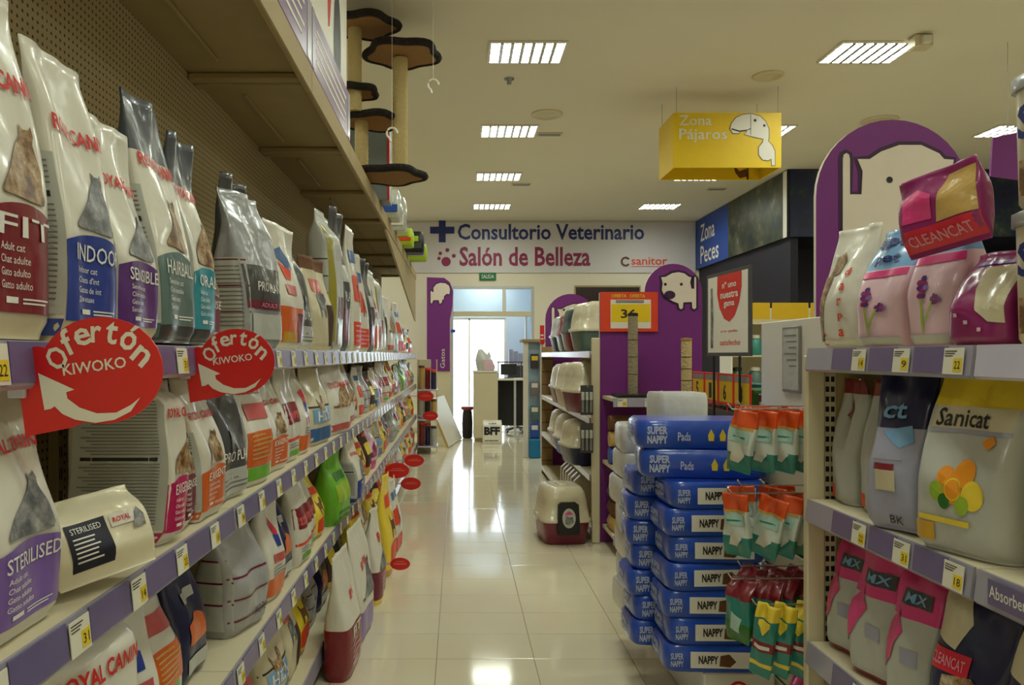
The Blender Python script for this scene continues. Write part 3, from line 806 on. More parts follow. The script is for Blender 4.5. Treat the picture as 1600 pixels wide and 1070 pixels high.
def sst(a, b, x):
    t = max(0., min(1., (x - a) / (b - a))); return t * t * (3 - 2 * t)
class Bag:
    def __init__(s, w, h, d, style='flat', seed=1, lean=0.0, p=4.2, amp=.0035):
        s.w, s.h, s.d, s.style, s.lean, s.p, s.amp = w, h, d, style, lean, p, amp
        r = random.Random(seed); s.ph = [r.uniform(0, 6.28) for _ in range(5)]; s.flop = r.uniform(-.02, .03)
    def T(s, v):
        d = s.d / 2; tt = .0045
        low = .80 + .20 * sst(0, .06, v)
        bulge = 1 + .07 * math.sin(PI * min(1, v / .65))
        a, b = {'flat': (.38, .95), 'block': (.78, .96), 'tied': (.60, .88), 'pillow': (.62, .97)}[s.style]
        k = sst(a, b, v)
        if s.style == 'flat': k = .4 * k + .6 * max(0., min(1., (v - a) / (b - a)))
        if s.style == 'pillow': low = .06 + .94 * sst(0, .3, v)
        end = tt if s.style != 'tied' else .025
        return d * low * bulge * (1 - k) + end * k
    def W(s, v):
        w = s.w / 2
        if s.style == 'tied':
            k = sst(.55, .86, v); f = 1 - .66 * k + .34 * sst(.88, 1, v)
        elif s.style == 'block': f = 1 - .06 * sst(.75, 1, v)
        else: f = 1 - .05 * sst(.6, 1, v) + .02 * math.sin(6 * v + s.ph[0])
        return w * (.95 + .05 * sst(0, .08, v)) * f
    def yo(s, x, v):
        u = x / (s.w / 2)
        wob = s.amp * (1 + 2.5 * v) * math.sin(4.2 * u + s.ph[1] + 3 * v) * math.sin(6 * v + s.ph[2])
        wob += s.amp * .7 * math.sin(9 * u - 5 * v + s.ph[3]) * sst(.3, .9, v)
        return s.lean * v * v + s.flop * sst(.75, 1, v) + wob
    def front(s, x, z, off=.0012):
        v = z / s.h; W = s.W(v); u = max(-.999, min(.999, x / W))
        return (u * W, -s.T(v) * (1 - abs(u) ** s.p) ** (1 / s.p) + s.yo(u * W, v) - off, z)
    def side(s, sg, y, z, off=.0012):
        v = z / s.h; W = s.W(v); T = s.T(v); q = max(-.99, min(.99, y))
        x = W * (1 - abs(q) ** s.p) ** (1 / s.p)
        return (sg * (x + off), q * T + s.yo(sg * x, v), z)
    def body(s, zones, mats, n=36):
        vs = sorted(set([0, .02, .05] + [.09 + .045 * k for k in range(19)] + [.92, .945, .965, 1.0] + [z[0] for z in zones if z[0] > 0] + [z[1] for z in zones if z[1] < 1]))
        ip = 1 / s.p; us = [-.97, -.93, -.86, -.76, -.62, -.46, -.3, -.15, 0, .15, .3, .46, .62, .76, .86, .93, .97]; qs = [-.9, -.7, -.35, 0, .35, .7, .9]
        ring = [(u, -(1 - abs(u) ** s.p) ** ip) for u in us] + [((1 - abs(q) ** s.p) ** ip, q) for q in qs if (1 - abs(q) ** s.p) ** ip > .975]
        ring += [(u, (1 - abs(u) ** s.p) ** ip) for u in us[::-1]] + [(-(1 - abs(q) ** s.p) ** ip, q) for q in qs[::-1] if (1 - abs(q) ** s.p) ** ip > .975]
        n = len(ring)
        b = MB(); P = []
        for v in vs:
            W, T = s.W(v), s.T(v)
            for x, y in ring: P.append((x * W, y * T + s.yo(x * W, v), v * s.h))
        b.v = P
        for i in range(len(vs) - 1):
            mi = 0; vm = (vs[i] + vs[i + 1]) / 2
            for z0, z1, m in zones:
                if z0 <= vm <= z1: mi = m
            for k in range(n):
                b.f.append((i * n + k, i * n + (k + 1) % n, (i + 1) * n + (k + 1) % n, (i + 1) * n + k)); b.m.append(mi); b.sm.append(True)
        b.f.append(tuple(range(n))); b.m.append(b.m[0]); b.sm.append(False)
        b.f.append(tuple(range(len(P) - n, len(P)))); b.m.append(b.m[-2]); b.sm.append(False)
        return b.mesh('bag', mats)

CAT = [(-.75, .375), (-.70, .365), (-.3, .362), (.1, .355), (.65, .355), (.72, .38), (.66, .42), (.70, .50), (.62, .565), (.60, .60), (.66, .635), (.64, .675), (.56, .655), (.44, .655), (.36, .675), (.34, .63), (.38, .60), (.34, .565), (.18, .52), (.08, .46), (.05, .40), (-.1, .385), (-.5, .39), (-.72, .392)]
CAT_OLD = [(-.28, .40), (-.05, .385), (.32, .385), (.36, .42), (.30, .47), (.33, .55), (.27, .61), (.28, .66), (.22, .645), (.16, .66), (.14, .60), (.10, .56), (.02, .49), (-.02, .42), (-.2, .42), (-.3, .43)]
DOG = [(-.3, .36), (-.2, .36), (-.16, .44), (.1, .44), (.12, .36), (.22, .36), (.24, .5), (.34, .55), (.3, .62), (.18, .62), (.1, .54), (-.25, .54), (-.34, .6), (-.36, .58), (-.3, .5)]
D = {}
def design(key, w, h, d, body, desc, prints=(), zones=(), style='flat', cat='pet food bag', p=4.2, lean=0.0, amp=.0035, nm='food_bag'):
    D[key] = dict(w=w, h=h, d=d, body=body, desc=desc, prints=prints, zones=zones, style=style, cat=cat, p=p, lean=lean, amp=amp, nm=nm)

def lines(u0, u1, v0, n, dv, c, seed=1):
    r = random.Random(seed)
    return [('band', u0, u0 + (u1 - u0) * r.uniform(.55, 1), v0 - dv * k, v0 - dv * k + dv * .35, c) for k in range(n)]
def kibble(col, word, desc, key, animal='fur_photo', neck=None, low=None, small=None, style='flat', w=.2, h=.46, d=.13):
    pr = [('text', 'ROYAL CANIN', -.86, .90, .70, .755, 'txt_red', .03),
          ('poly', [(.30 + (u - .30) * .82, .36 + (v - .36) * .72 + .025) for u, v in CAT], animal),
          ('band', -.93, .95, .07, .335, col, .035),
          ('text', word, -.70, .74, .275, .332, 'txt_white', .005)]
    for k, t in enumerate(small or ()): pr.append(('text', t, -.66, -.66 + .10 * len(t) * .62, .235 - .034 * k, .256 - .034 * k, 'txt_white', 0))
    pr += [('band', -.5, -.2, .095, .112, 'txt_white'), ('band', -.1, .6, .105, .110, 'txt_white'), ('band', -.1, .5, .094, .099, 'txt_white')]
    top = .9 if style == 'block' else .62
    pr += [('side', -.9, .9, .09, top, 'palegrey'), ('side', -.9, .9, .02, .075, col), ('side', -.7, .75, .47, .49, 'txt_ink')] + [('sideline', -.75, .75 - .1 * (k % 3), top - .035 - .018 * k, top - .029 - .018 * k, 'txt_grey') for k in range(int((top - .14) / .018)) if not .455 < top - .035 - .018 * k < .5]
    z = []
    if neck: z.append((.76, 1, 1))
    if low: z.append((0, .07, 2))
    design(key, w, h, d, ['bw', neck or 'bw', low or 'bw'], desc, pr, z, style, p=6.5)
SM = {'fit': ('Adult cat', 'Chat adulte', 'Gato adulto', 'Gatto adulto'), 'indoor': ('Indoor cat', "Chats d'int", 'Gatos de int', 'Для кошек'), 'sens': ('Sensitive cat', 'Chat sensible', 'Gatos sens', 'Sensibel')}
kibble('maroon', 'FIT', 'white cat food bag with maroon lower panel', 'fit', 'fur_photo', small=SM['fit'], h=.50, low='bcream')
kibble('blue', 'INDOOR', 'white cat food bag with blue lower panel', 'indoor', 'grey_photo', small=SM['indoor'], h=.47, low='bcream')
kibble('violet', 'SENSIBLE', 'white cat food bag with violet lower panel', 'sensible', 'grey_photo', small=SM['sens'], h=.44, low='bcream')
kibble('greyteal', 'HAIRBALL', 'white cat food bag with grey-green panel', 'hairball', 'fur_photo', neck='smoke', low='dgrey', h=.56, small=SM['sens'])
kibble('teal', 'ORAL', 'white cat food bag with teal panel', 'oral', 'fur_photo', neck='smoke', low='dgrey', h=.53, small=SM['fit'])
kibble('magenta', 'EXIGENT', 'white cat food bag with magenta panel', 'exi_m', 'fur_photo', h=.40, d=.22, style='block', small=SM['fit'])
kibble('wine', 'SENSE', 'white cat food bag with wine-red panel', 'exi_w', 'fur_photo', h=.36, small=SM['fit'])
kibble('orange', 'EXIGENT', 'white cat food bag with orange panel', 'exi_o', 'fur_photo', h=.36, small=SM['sens'])
kibble('lilac', 'STERILISED', 'white cat food bag with lilac panel', 'steril', 'grey_photo', h=.385, small=SM['fit'])
design('rcfront', .27, .385, .15, ['bw'], 'white bag with big red lettering and ginger cat face', [('text', 'ROYAL CANIN', -.85, .85, .70, .78, 'txt_red', .03), ('poly', [(-.22, .36), (.22, .36), (.3, .48), (.26, .58), (.24, .64), (.12, .58), (-.12, .58), (-.24, .64), (-.26, .58), (-.3, .48)], 'fur_photo'), ('band', -.9, .9, .05, .2, 'orange')], style='block')
# silver premium bag with a striped side table
design('silver', .28, .52, .16, ['bagfoil', 'dgrey'], 'tall silver dog food bag',
       [('band', -.9, .9, .30, .52, 'dgrey'), ('text', 'PRO PLAN', -.6, .7, .36, .42, 'txt_white', 0), ('band', -.9, .9, .25, .30, 'wine'), ('text', 'ADULT', -.4, .4, .262, .29, 'txt_pink', 0), ('band', -.8, .8, .06, .22, 'palegrey'),
        ('side', -.88, .88, .06, .56, 'palegrey')] + [('side', -.88, .88, .54 - .16 * k, .55 - .16 * k, 'wine') for k in range(3)] + [('sideline', -.7, .7, .50 - .026 * k, .508 - .026 * k, 'txt_grey') for k in range(15)], style='flat', amp=.006)
design('darkpro', .24, .37, .14, ['dgrey', 'palegrey'], 'dark grey glossy pet food bag with pale base',
       [('text', 'PRO PLAN', -.7, .8, .30, .38, 'txt_white', 0), ('band', -.8, .8, .05, .2, 'palegrey'), ('poly', DOG, 'grey_photo')] + lines(-.7, .7, .16, 3, .035, 'txt_grey'), [(0, .24, 1)], amp=.007)
design('orgreen', .26, .37, .13, ['bw'], 'white pet food bag with orange block and green foot',
       [('band', -.85, .85, .17, .46, 'orange'), ('band', -.85, .5, .05, .16, 'green'), ('text', 'SCIENCE', -.7, .6, .78, .83, 'ltext', .01), ('band', -.6, .5, .56, .70, 'lrose')] + lines(-.7, .7, .42, 6, .038, 'sand') + [('side', -.8, .8, .1, .6, 'palegrey')])
design('hills', .36, .48, .16, ['bw'], 'white bag with blue-red emblem and orange block',
       [('band', -.85, .85, .06, .34, 'orange'), ('band', -.6, .8, .06, .14, 'gold'), ('band', .3, .85, .06, .30, 'wine'), ('poly', [(-.5, .78), (-.2, .82), (.1, .74), (.25, .66), (0, .60), (-.1, .68), (-.4, .72)], 'pblue'), ('poly', [(-.42, .70), (-.12, .66), (.15, .64), (.05, .56), (-.2, .56)], 'redorange'), ('band', -.4, .3, .44, .52, 'lrose'),
        ('side', -.8, .8, .08, .6, 'bcream')] + [('sideline', -.7, .7, .52 - .03 * k, .53 - .03 * k, 'txt_grey') for k in range(14)])
design('hillsblue', .34, .36, .15, ['bcream'], 'cream pet food bag with blue badge and teal foot',
       [('band', -.9, .9, .05, .22, 'pblue'), ('band', -.7, .7, .28, .46, 'sky'), ('text', "Hill's", -.5, .5, .30, .44, 'txt_white', .02), ('band', -.95, .95, .48, .50, 'txt_ink'), ('poly', DOG, 'fur_photo')])
design('whitebig', .40, .46, .16, ['bw'], 'big plain white pet food bag with red lettering',
       [('text', 'ROYAL CANIN', -.7, .7, .62, .70, 'txt_red', .02), ('band', -.9, .9, .05, .14, 'lrose'), ('poly', CAT, 'fur_photo'), ('side', -.8, .8, .1, .6, 'bcream')])
design('redblock', .34, .50, .15, ['bw'], 'white pet food bag with red-orange blocks',
       [('band', -.85, .8, .05, .24, 'redorange'), ('band', -.8, .4, .40, .60, 'redorange', .02), ('poly', DOG, 'brown'), ('band', -.6, .5, .72, .82, 'pblue')] + lines(-.7, .7, .2, 4, .04, 'txt_pink'))
design('brownbag', .30, .47, .14, ['bcream', 'brown'], 'cream pet food bag with brown edge', [('band', .3, .95, .05, .50, 'darkbrown'), ('band', -.6, .2, .62, .76, 'lrose'), ('poly', DOG, 'grey_photo')], [(.86, 1, 1)])
design('olivebox', .38, .55, .15, ['palegrey', 'olive'], 'tall grey pet food bag with olive edge', [('band', -.97, -.7, .02, .9, 'olive'), ('band', -.5, .3, .05, .2, 'olive'), ('band', -.4, .6, .24, .40, 'wine'), ('side', -.85, .85, .04, .7, 'palegrey')] + [('side', -.85, .85, .64 - .12 * k, .65 - .12 * k, 'dgrey') for k in range(5)], style='block')
design('darkbag', .34, .58, .16, ['dgrey', 'charcoal'], 'tall charcoal pet food bag', [('band', -.7, .7, .08, .3, 'wine'), ('band', -.7, .7, .5, .62, 'palegrey'), ('text', 'PRO PLAN', -.6, .6, .36, .43, 'txt_white', 0)], style='flat', amp=.006)
design('yellowbag', .34, .40, .16, ['lemon', 'gold'], 'bright yellow pet food bag', [('band', -.7, .7, .1, .3, 'redorange', .03), ('poly', DOG, 'brown'), ('band', -.6, .6, .68, .8, 'redorange')], [(0, .07, 1)])
design('greenbag', .27, .37, .16, ['green', 'dkgreen'], 'bright green pet food bag', [('band', -.6, .6, .60, .72, 'dkgreen'), ('band', -.8, .8, .32, .56, 'limegreen'), ('band', -.7, .7, .08, .11, 'dkgreen'), ('band', -.7, .7, .16, .19, 'dkgreen')])
design('redband', .22, .38, .12, ['bw'], 'white pet food bag with red bands', [('band', -.95, .95, .40, .62, 'maroon'), ('band', -.8, .8, .44, .52, 'lrose'), ('band', -.95, .95, .22, .25, 'redorange'), ('band', -.6, .4, .06, .12, 'green')] + lines(-.7, .7, .18, 2, .03, 'txt_grey'))
design('emblem', .20, .37, .12, ['bw'], 'white pet food bag with blue-red emblem', [('poly', [(-.4, .72), (.0, .76), (.3, .62), (.1, .52), (-.1, .64)], 'rosered'), ('poly', [(-.1, .60), (.3, .58), (.25, .48), (0, .48)], 'blue'), ('band', -.4, .4, .34, .42, 'lrose'), ('band', -.9, .9, .05, .22, 'orange')] + lines(-.6, .6, .30, 3, .03, 'txt_grey'))
design('navyora', .28, .38, .14, ['bagnavy', 'bw'], 'navy pet food bag with orange disc', [('band', -.6, .6, .30, .46, 'orange', .05), ('band', -.7, .7, .08, .2, 'palegrey'), ('band', -.5, .5, .62, .70, 'palegrey')])
design('pinkbag', .26, .36, .13, ['palepink', 'pink'], 'pink pet food bag with dark pink foot', [('band', -.8, .8, .30, .44, 'plum'), ('poly', CAT, 'plum')], [(0, .22, 1)])
design('brownyel', .26, .34, .14, ['darkbrown', 'gold'], 'dark brown pet food bag with gold foot', [('band', -.7, .7, .40, .60, 'lemon', .03), ('band', -.6, .6, .74, .8, 'redorange')], [(0, .16, 1)])
design('greybag', .34, .40, .16, ['silver', 'dgrey'], 'grey striped pet food bag',
       [('band', -.95, .95, .46 - .17 * k, .475 - .17 * k, 'wine') for k in range(3)] + [('text', 'PRO PLAN', 0, .9, .10, .17, 'txt_ink', 0), ('side', -.88, .88, .06, .62, 'palegrey')] + [('side', -.88, .88, .60 - .17 * k, .615 - .17 * k, 'wine') for k in range(3)], amp=.006)
design('marfoot', .26, .42, .13, ['bw', 'wine', 'lemon'], 'white bag with wine-red foot and yellow base', [('text', 'R', -.3, .3, .64, .74, 'txt_red', .03), ('poly', CAT, 'grey_photo')] + lines(-.6, .6, .3, 5, .04, 'txt_pink'), [(0, .06, 2), (.06, .36, 1)])
design('lilfoot', .34, .44, .15, ['bw', 'lilac'], 'white bag with lilac foot standing on the floor', [('text', 'ROYAL', -.5, .5, .62, .70, 'txt_red', .03), ('poly', CAT, 'grey_photo')], [(0, .28, 1)])
design('fitfloor', .28, .50, .14, ['bw', 'maroon'], 'white bag with big maroon foot standing on the floor', [('text', 'FIT', -.5, .5, .32, .40, 'txt_white', 0), ('text', 'IN', -.3, .3, .62, .70, 'txt_red', .03)] + lines(-.6, .6, .26, 4, .05, 'txt_pink'), [(0, .42, 1)])

_BM = {}
def bag_meshes(key, side, var):
    k = (key, side, var)
    if k in _BM: return _BM[k]
    d = D[key]
    bag = Bag(d['w'], d['h'], d['d'], d['style'], hash_(key) + var * 17, d['lean'], d['p'], d['amp'])
    body = bag.body(list(d['zones']), d['body'])
    lab, let = MB(), MB(); lm, tm = [], []
    def idx(lst, c):
        if c not in lst: lst.append(c)
        return lst.index(c)
    hw, h = d['w'] / 2, d['h']
    for q, pr in enumerate(d['prints']):
        off = .0022 + .0002 * q
        t = pr[0]
        if t == 'band':
            u0, u1, v0, v1, c = pr[1:6]; arch = pr[6] if len(pr) > 6 else 0
            nx = 10 if u1 - u0 > .6 else 4; nz = max(1, int((v1 - v0) / .06))
            lab.patch(u0 * hw, u1 * hw, v0 * h, v1 * h, lambda x, z: bag.front(x, z, off), nx, nz, idx(lm, c), arch * h)
        elif t == 'poly':
            lab.flat_sub([(u * hw, v * h) for u, v in pr[1]], lambda x, z: bag.front(x, z, off), idx(lm, pr[2]), 2)
        elif t == 'text':
            _, s, u0, u1, v0, v1, c, bold = pr
            let.text(s, lambda x, z: bag.front(x, z, off + .0018), u0 * hw, u1 * hw, v0 * h, v1 * h, idx(tm, c), bold)
        elif t in ('side', 'sideline'):
            u0, u1, v0, v1, c = pr[1:6]
            sg = -1 if side == 'L' else 1
            a = idx(lm, c)
            lab.patch(u0, u1, v0 * h, v1 * h, lambda y, z: bag.side(sg, y, z, off), 5, max(1, int((v1 - v0) / .06)), a)
        elif t == 'fruit':
            _, u, v, r, c = pr
            lab.flat([(u * hw + r * math.cos(k * PI / 8), v * h + r * math.sin(k * PI / 8)) for k in range(16)], lambda x, z: bag.front(x, z, off), idx(lm, c))
        elif t == 'vtext':          # lettering running up the bag, one letter above the other
            _, s, u, v0, v1, c, sz = pr
            for i, ch in enumerate(s):
                z = (v0 + (v1 - v0) * i / max(1, len(s) - 1)) * h; x = u * hw
                let.text(ch, lambda a, e: bag.front(a, e, off + .0018), x - sz / 2, x + sz / 2, z - sz / 2, z + sz / 2, idx(tm, c), .02)
    r = (body, lab.mesh('label_panel', lm) if lm else None, let.mesh('lettering', tm) if tm else None)
    _BM[k] = r
    return r
def hash_(s): return sum(ord(c) * (i + 3) for i, c in enumerate(s))

PLACED = []
def place(key, side, xf, y, z, w=None, h=None, d=None, yaw=0, pitch=0, roll=0, shelf='', letter=True, var=None, desc=None, grp=None):
    """stand a bag with its front at X = xf, centred on Y = y, base on Z = z; side L faces +X, R faces -X"""
    dd = D[key]
    w = w or dd['w']; h = h or dd['h']; d = d or dd['d']
    body, lab, let = bag_meshes(key, side, RND.randint(0, 1) if var is None else var)
    z += abs(math.sin(math.radians(pitch))) * d / 2 + abs(math.sin(math.radians(roll))) * w / 2
    if side == 'L': loc = (xf - d / 2, y, z); rz = PI / 2 - math.radians(yaw)
    else: loc = (xf + d / 2, y, z); rz = -PI / 2 + math.radians(yaw)
    o = link(dd['nm'], body, None, loc)
    o.rotation_euler = (math.radians(pitch), math.radians(roll), rz)
    o.scale = (w / dd['w'], d / dd['d'], h / dd['h'])
    if lab: link('label_panel', lab, o)
    if let and letter: link('lettering', let, o)
    tag(o, None, dd['cat'], grp or ('bags on the ' + shelf))
    PLACED.append((o, desc or dd['desc'], shelf, y))
    return o

S1, S2, S3, S4 = 'left eye-level shelf', 'left second shelf', 'left third shelf', 'left bottom shelf'
e = .002
z = LZ[0] + e
F = -.645
place('whitebig', 'L', -.68, .98, z, w=.12, h=.46, shelf=S1)
place('fit', 'L', F, 1.140, z, w=.18, h=.54, shelf=S1, pitch=-1, var=0)
place('indoor', 'L', F + .008, 1.343, z, h=.50, shelf=S1, var=0)
place('sensible', 'L', F + .004, 1.556, z, w=.195, shelf=S1, pitch=-2, var=1)
place('hairball', 'L', F + .004, 1.775, z, w=.22, shelf=S1, pitch=-3, var=0)
place('oral', 'L', F, 1.98, z, w=.175, shelf=S1, pitch=-3, var=1)
place('darkbag', 'L', F - .20, 1.66, z, w=.26, h=.56, d=.14, shelf=S1)  # charcoal bag added to fill the dark gap between the front bags
place('exi_w', 'L', F - .05, 2.16, z, w=.18, h=.40, shelf=S1)
place('silver', 'L', F, 2.62, z, w=.27, h=.53, yaw=12, shelf=S1)
place('whitebig', 'L', F - .22, 2.36, z, w=.22, h=.42, d=.12, shelf=S1)
place('hills', 'L', F, 2.985, z, w=.36, shelf=S1, pitch=2, yaw=6)
place('darkpro', 'L', F - .02, 3.36, z, w=.30, h=.44, shelf=S1, desc='cream-topped dark pet food bag')
place('darkbag', 'L', F - .22, 3.15, z, w=.3, h=.70, d=.14, shelf=S1)
place('brownbag', 'L', F, 3.72, z, w=.32, yaw=10, h=.45, shelf=S1)
place('olivebox', 'L', F, 4.16, z, w=.38, h=.74, shelf=S1)
place('darkbag', 'L', F - .02, 4.58, z, w=.34, h=.84, shelf=S1)
place('redblock', 'L', F, 5.0, z, w=.38, h=.80, shelf=S1)
fill = ['redblock', 'darkbag', 'hills', 'olivebox', 'brownbag', 'whitebig', 'silver', 'hillsblue', 'redblock', 'greybag', 'yellowbag', 'brownyel']
y = 5.24; i = 0
while y < 11.0:
    k = fill[i % len(fill)]; w = .36 + RND.uniform(-.03, .04)
    if y + w > 11.15: break
    place(k, 'L', F + RND.uniform(-.03, .01), y + w / 2, z, w=w, h=RND.uniform(.62, .85) if i < 5 else (RND.uniform(.45, .6) if i < 10 else RND.uniform(.32, .42)), d=.16, yaw=RND.uniform(-2, 8), shelf=S1, letter=False)
    y += w + .03; i += 1

z = LZ[1] + e
place('steril', 'L', F + .005, 1.14, z, w=.205, h=.385, shelf=S2, var=0)
place('exi_m', 'L', F + .02, 1.715, z, w=.115, h=.395, d=.22, shelf=S2, var=0)
place('exi_w', 'L', F, 1.835, z, w=.10, h=.355, shelf=S2, var=0)
place('exi_o', 'L', F + .015, 1.985, z, w=.19, h=.36, shelf=S2, var=1)
place('darkpro', 'L', F, 2.22, z, w=.25, shelf=S2, yaw=4)
place('orgreen', 'L', F + .01, 2.5, z, w=.26, shelf=S2, yaw=6)
place('exi_o', 'L', F, 2.78, z, w=.22, h=.34, shelf=S2, yaw=5)
place('redband', 'L', F, 3.03, z, w=.24, h=.37, shelf=S2)
place('emblem', 'L', F, 3.28, z, w=.22, h=.36, shelf=S2)
place('hillsblue', 'L', F + .01, 3.62, z, w=.34, shelf=S2, yaw=8)
place('whitebig', 'L', F + .03, 4.1, z, w=.42, h=.39, shelf=S2, yaw=8)
place('whitebig', 'L', F, 4.58, z, w=.40, h=.38, shelf=S2, yaw=4)
fill = ['navyora', 'redblock', 'greybag', 'brownyel', 'hillsblue', 'pinkbag', 'redband', 'darkpro', 'emblem', 'yellowbag', 'navyora', 'marfoot', 'brownbag', 'greenbag', 'exi_w']
y = 4.82; i = 0
while y < 11.0:
    k = fill[i % len(fill)]; w = .28 + RND.uniform(-.04, .05)
    if y + w > 11.15: break
    place(k, 'L', F + RND.uniform(-.03, .015), y + w / 2, z, w=w, h=RND.uniform(.28, .39), d=.14, yaw=RND.uniform(-2, 8), shelf=S2, letter=False)
    y += w + .03; i += 1

z = LZ[2] + e
place('rcfront', 'L', -.60, 1.36, z, w=.25, h=.40, d=.15, pitch=-4, yaw=14, shelf=S3)
place('emblem', 'L', -.66, 1.62, z, w=.20, h=.38, pitch=-4, yaw=10, shelf=S3)
place('orgreen', 'L', -.68, 1.84, z, w=.19, h=.34, pitch=-5, shelf=S3)
place('navyora', 'L', -.70, 2.06, z, w=.2, h=.33, shelf=S3)
place('greybag', 'L', -.645, 2.44, z, w=.24, h=.385, yaw=14, shelf=S3)
place('emblem', 'L', -.64, 2.74, z, w=.20, shelf=S3, yaw=4)
place('navyora', 'L', -.655, 2.95, z, w=.18, h=.34, shelf=S3)
place('redband', 'L', -.63, 3.2, z, w=.22, shelf=S3, yaw=4)
place('redband', 'L', -.65, 3.43, z, w=.19, h=.35, shelf=S3)
place('yellowbag', 'L', -.65, 3.66, z, w=.22, h=.29, shelf=S3)
place('greenbag', 'L', -.585, 3.98, z, w=.27, h=.36, yaw=8, shelf=S3)
place('brownbag', 'L', -.66, 4.26, z, w=.22, h=.34, shelf=S3)
place('indoor', 'L', -.575, 4.58, z, w=.30, h=.385, d=.15, shelf=S3)
fill = ['redblock', 'yellowbag', 'brownyel', 'pinkbag', 'orgreen', 'hillsblue', 'yellowbag', 'exi_w', 'navyora', 'greybag', 'greenbag', 'redband']
y = 4.80; i = 0
while y < 11.0:
    k = fill[i % len(fill)]; w = .28 + RND.uniform(-.04, .05)
    if y + w > 11.15: break
    place(k, 'L', -.65 + RND.uniform(-.03, .02), y + w / 2, z, w=w, h=RND.uniform(.26, .38), d=.14, yaw=RND.uniform(-2, 8), shelf=S3, letter=False)
    y += w + .03; i += 1

z = LZ[3] + e
place('emblem', 'L', -.66, 2.15, z, w=.26, h=.36, shelf=S4)
place('orgreen', 'L', -.66, 2.45, z, w=.26, h=.35, shelf=S4)
place('hillsblue', 'L', -.64, 2.76, z, w=.28, h=.34, shelf=S4, yaw=6)
place('brownbag', 'L', -.65, 3.05, z, w=.24, h=.36, shelf=S4)
place('yellowbag', 'L', -.66, 3.31, z, w=.24, h=.34, shelf=S4)
place('greybag', 'L', -.68, 3.6, z, w=.26, h=.36, shelf=S4)
place('navyora', 'L', -.68, 3.9, z, w=.26, h=.34, shelf=S4)
place('brownyel', 'L', -.68, 4.2, z, w=.26, h=.36, shelf=S4)
place('darkpro', 'L', -.68, 4.5, z, w=.26, h=.34, shelf=S4)
fill = ['yellowbag', 'whitebig', 'yellowbag', 'brownyel', 'redblock', 'orgreen', 'yellowbag', 'brownbag', 'pinkbag', 'marfoot', 'navyora']
y = 4.72; i = 0
while y < 11.0:
    k = fill[i % len(fill)]; w = .34 + RND.uniform(-.05, .05)
    if y + w > 11.15: break
    place(k, 'L', -.62 + RND.uniform(-.03, .03), y + w / 2, z, w=w, h=RND.uniform(.33, .38), d=.16, yaw=RND.uniform(-2, 8), shelf=S4, letter=False)
    y += w + .03; i += 1
FLO = 'floor in front of the left shelves'
place('fitfloor', 'L', -.455, 3.42, .001, w=.30, h=.53, d=.12, yaw=4, pitch=0, shelf=FLO, var=0, grp='bags standing on the floor')
place('lilfoot', 'L', -.45, 3.86, .001, w=.36, h=.55, d=.12, yaw=4, pitch=0, shelf=FLO, var=0, grp='bags standing on the floor')
place('marfoot', 'L', -.43, 4.42, .001, w=.30, h=.52, d=.13, yaw=2, shelf=FLO, var=0, desc='white bag with wine-red foot', grp='bags standing on the floor')
place('yellowbag', 'L', -.42, 5.0, .001, w=.36, h=.62, d=.14, yaw=2, shelf=FLO, var=0, desc='tall yellow bag', grp='bags standing on the floor')
place('redblock', 'L', -.42, 5.5, .001, w=.34, h=.52, d=.13, yaw=4, shelf=FLO, desc='white bag with red-orange blocks', grp='bags standing on the floor')
# ---- small white pack tipped over the lip of the second shelf
mat('packwhite', (226, 218, 190), .3, var=.05, bump=.25, coat=.4, bscale=14)
design('lying', .23, .20, .07, ['packwhite'], 'x', [('band', -.72, .05, .14, .66, 'navy'), ('text', 'STERILISED', -.64, -.06, .54, .61, 'txt_white', 0)] + lines(-.64, -.02, .47, 6, .05, 'txt_white', 4) + [('band', .12, .62, .50, .64, 'txt_white'), ('text', 'ROYAL', .16, .5, .54, .60, 'txt_red', .02), ('poly', [(.55, .42), (.8, .42), (.82, .56), (.7, .66), (.6, .6)], 'grey_photo')], style='pillow', p=5, nm='food_pouch')
o = place('lying', 'L', -.585, 1.36, LZ[1] + .004, yaw=34, pitch=-24, roll=-6, w=.19, h=.155, d=.06, shelf=S2, var=0)
PLACED.pop(); tag(o, 'small white pouch with navy label lying tipped back on the left second shelf', 'pet food bag', 'bags on the left second shelf')

